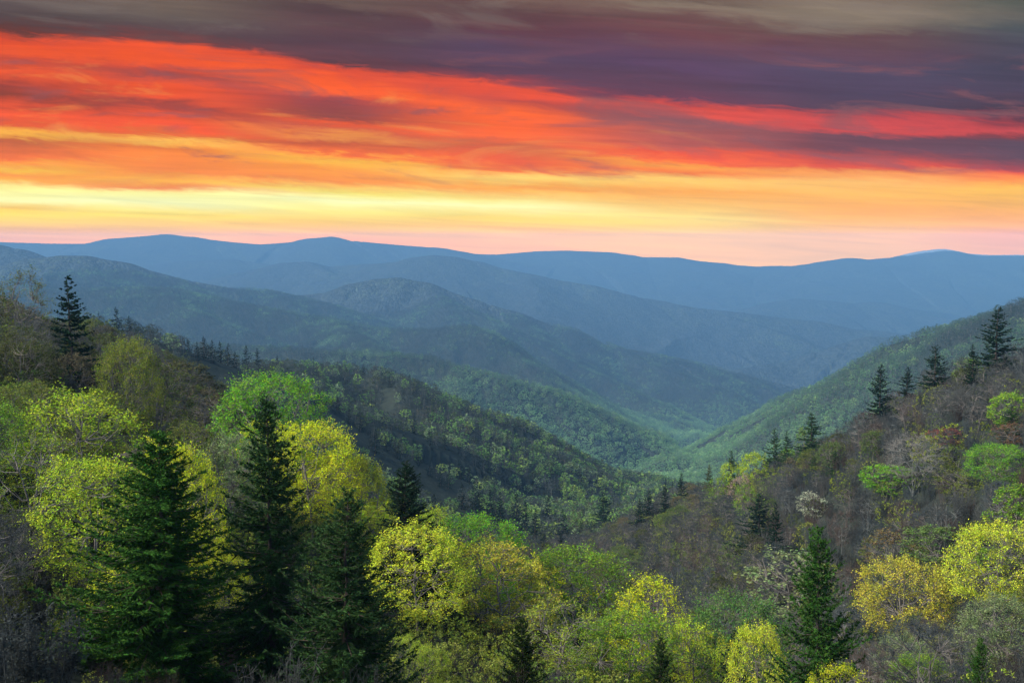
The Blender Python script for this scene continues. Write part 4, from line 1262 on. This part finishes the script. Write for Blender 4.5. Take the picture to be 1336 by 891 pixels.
PAL = dict(
    bare=[(.046, .056, .056), (.060, .068, .064), (.038, .048, .050), (.080, .092, .088)],
    green=[(.12, .22, .06), (.17, .28, .07), (.09, .17, .06), (.22, .30, .08), (.18, .25, .13)],
    olive=[(.058, .074, .034), (.070, .082, .040), (.046, .064, .034)],
    rust=[(.095, .072, .048), (.080, .060, .045)])
def far_woods():
    specs = [('middle_woods', 'mixed spring woods covering the middle ridge and valley side', 440, 1500, 7.2),
             ('valley_woods', 'hazy green woods covering the valley slopes further off', 1500, 5000, 11.5)]
    for name, lab, r0, r1, sp in specs:
        rs = np.random.RandomState(int(r0))
        P = poisson(r0, r1, sp, R(31.5), int(r0) + 1)
        if r0 < 1000:
            for q in rows_mid: P = P[~((np.abs(P[:, 0] / P[:, 1] - q[0] / q[1]) < 5.0 / q[1]) & (P[:, 1] > q[1] - 55) & (P[:, 1] < q[1] + 4))]
        z = height(P[:, 0], P[:, 1])
        hg = rs.uniform(8, 13, len(P)) * (np.interp(np.hypot(P[:, 0], P[:, 1]), [440, 620, 900], [.68, .82, 1.0]) if r0 < 1000 else 1.25)
        k = visible(P[:, 0], P[:, 1], z + hg, 0.006)
        P = P[k]; z = z[k]; hg = hg[k]
        r = np.hypot(P[:, 0], P[:, 1])
        rel = z - floor_z(P[:, 0], P[:, 1], r)
        g = np.clip(1 - rel / (120 if r0 < 1000 else 300.0), 0, 1) * .95 + .50 * fbm(P[:, 0] / 140, P[:, 1] / 140, 78, 3) + .08
        if r0 < 1000: g = g * .42 + .05
        else: g = g * np.interp(r, [1500, 2200, 3800], [.55, .72, 1.05])  # more green with distance, strengthening the painted valley glow
        n = len(P); u = rs.rand(n); tint = np.ones((n, 4)); idx = np.zeros(n, int)
        big = fbm(P[:, 0] / 90, P[:, 1] / 90, 91, 2)
        for i in range(n):
            if u[i] < g[i] * .8:
                c = PAL['green'][rs.randint(5)]; idx[i] = rs.randint(3)
            elif u[i] < g[i] * .8 + (.12 if r0 < 1000 else .2):
                c = PAL['olive'][rs.randint(3)]; idx[i] = rs.randint(3)
            elif u[i] > .985 - (.10 if (r0 < 1000 and big[i] > .08) else 0):
                c = (.012, .024, .016); idx[i] = 5
            elif u[i] > (.97 if r0 < 1000 else .93): c = PAL['rust'][rs.randint(2)]; idx[i] = 3 + rs.randint(2)
            else: c = PAL['bare'][rs.randint(4)]; idx[i] = 3 + rs.randint(2)
            tint[i, :3] = c
        tint[:, :3] *= rs.uniform(.8, 1.22, (n, 1))
        if r0 > 1000:
            gg = np.clip(g, 0, 1)[:, None]; mean = np.array([.044, .060, .048]) * (1 - gg) + np.array([.30, .58, .27]) * gg  # low woods spring green, brightened further to paint in the valley's glow
            tint[:, :3] = tint[:, :3] * .5 + mean * .5
        s = hg / 10.0; s = np.where(idx == 5, s * .95, s)
        wmul = (1.0 if r0 < 1000 else 1.2) * rs.uniform(.85, 1.2, n)
        scl = np.stack([s * wmul, s * wmul, s], -1)
        sc5 = idx == 5; scl[sc5, :2] = s[sc5, None] * .9
        scatter(name, lab, np.stack([P[:, 0], P[:, 1], z - .4], -1), scl, idx, tint, FP)
        print(name, n)
far_woods()

def undergrowth():
    rs = np.random.RandomState(321)
    forms = [merge_form('brush', SHRUB[0], M_twig_far, M_twig_far), merge_form('brush', SHRUB[1], M_twig_far, M_twig_far)]
    f = broadleaf(301, 5, 2.6, .5, .5, n1=8, n2=30, n3=120, n4=420, leafn=3, leafs=.22, far=True, spread=.4, mats=(M_bark, M_bark, M_leaf_far))
    forms.append(merge_form('brush_leafy', f, M_bark, M_leaf_far))
    P = np.concatenate([poisson(18, 120, 2.5, R(33), 11), poisson(120, 460, 4.3, R(31), 12)])
    z = height(P[:, 0], P[:, 1]); r = np.hypot(P[:, 0], P[:, 1])
    k = visible(P[:, 0], P[:, 1], z + 3, 0.01); P = P[k]; z = z[k]; r = r[k]; n = len(P)
    u = 668 + F * P[:, 0] / P[:, 1]
    idx = rs.randint(0, 2, n)
    lf = rs.rand(n) < np.where(u < 1000, np.where(r > 46, .55, .38), .15)
    idx[lf] = 2
    tint = np.ones((n, 4))
    tw = np.array([TW1, TW2, TW3, TWR])[rs.randint(4, size=n)] * np.where(r < 120, .62, 1.0)[:, None]
    gr = np.array([(.20, .24, .03, 1), OLV, (.14, .20, .04, 1), (.20, .22, .05, 1)])[rs.randint(4, size=n)]
    tint[:] = np.where(lf[:, None], gr, tw)
    tint[:, :3] *= rs.uniform(.7, 1.2, (n, 1))
    s = rs.uniform(.6, 1.1, n) * np.where(r > 120, 1.6, 1)
    s = np.where(lf, s * .8, s)
    s = np.where(r < 34, s * .6, s)
    s = np.where((r < 56) & (u < 570), s * .55, s)
    scatter('undergrowth', 'tangled bare brush and young shoots under the trees', np.stack([P[:, 0], P[:, 1], z - .1], -1), np.stack([s, s, s], -1), idx, tint, forms)
    print('undergrowth', n)
undergrowth()
print('extra', {k: len(v) for k, v in EXTRA.items()})
def extra_trees():
    for key, lab, forms, mt in (('tw', 'leafless tree tops filling the gaps between the countable bare trees', BR_MID, M_twig_far), ('lf', 'leafing tree tops filling the gaps between the countable leafing trees', LF_MID, M_leaf_far)):
        L = EXTRA[key]
        if not L: continue
        pr = [merge_form('woods', f, M_bark, mt) for f in forms]
        rs = np.random.RandomState(8)
        pts = np.array([(c[1], c[2], c[3] - .15) for c in L]); s = np.array([c[4] / 11 for c in L])
        tint = np.array([c[5] for c in L]); idx = rs.randint(0, len(pr), len(L))
        scatter('bare_woods' if key == 'tw' else 'leafy_woods', lab, pts, np.stack([s, s, s], -1), idx, tint, pr)
extra_trees()
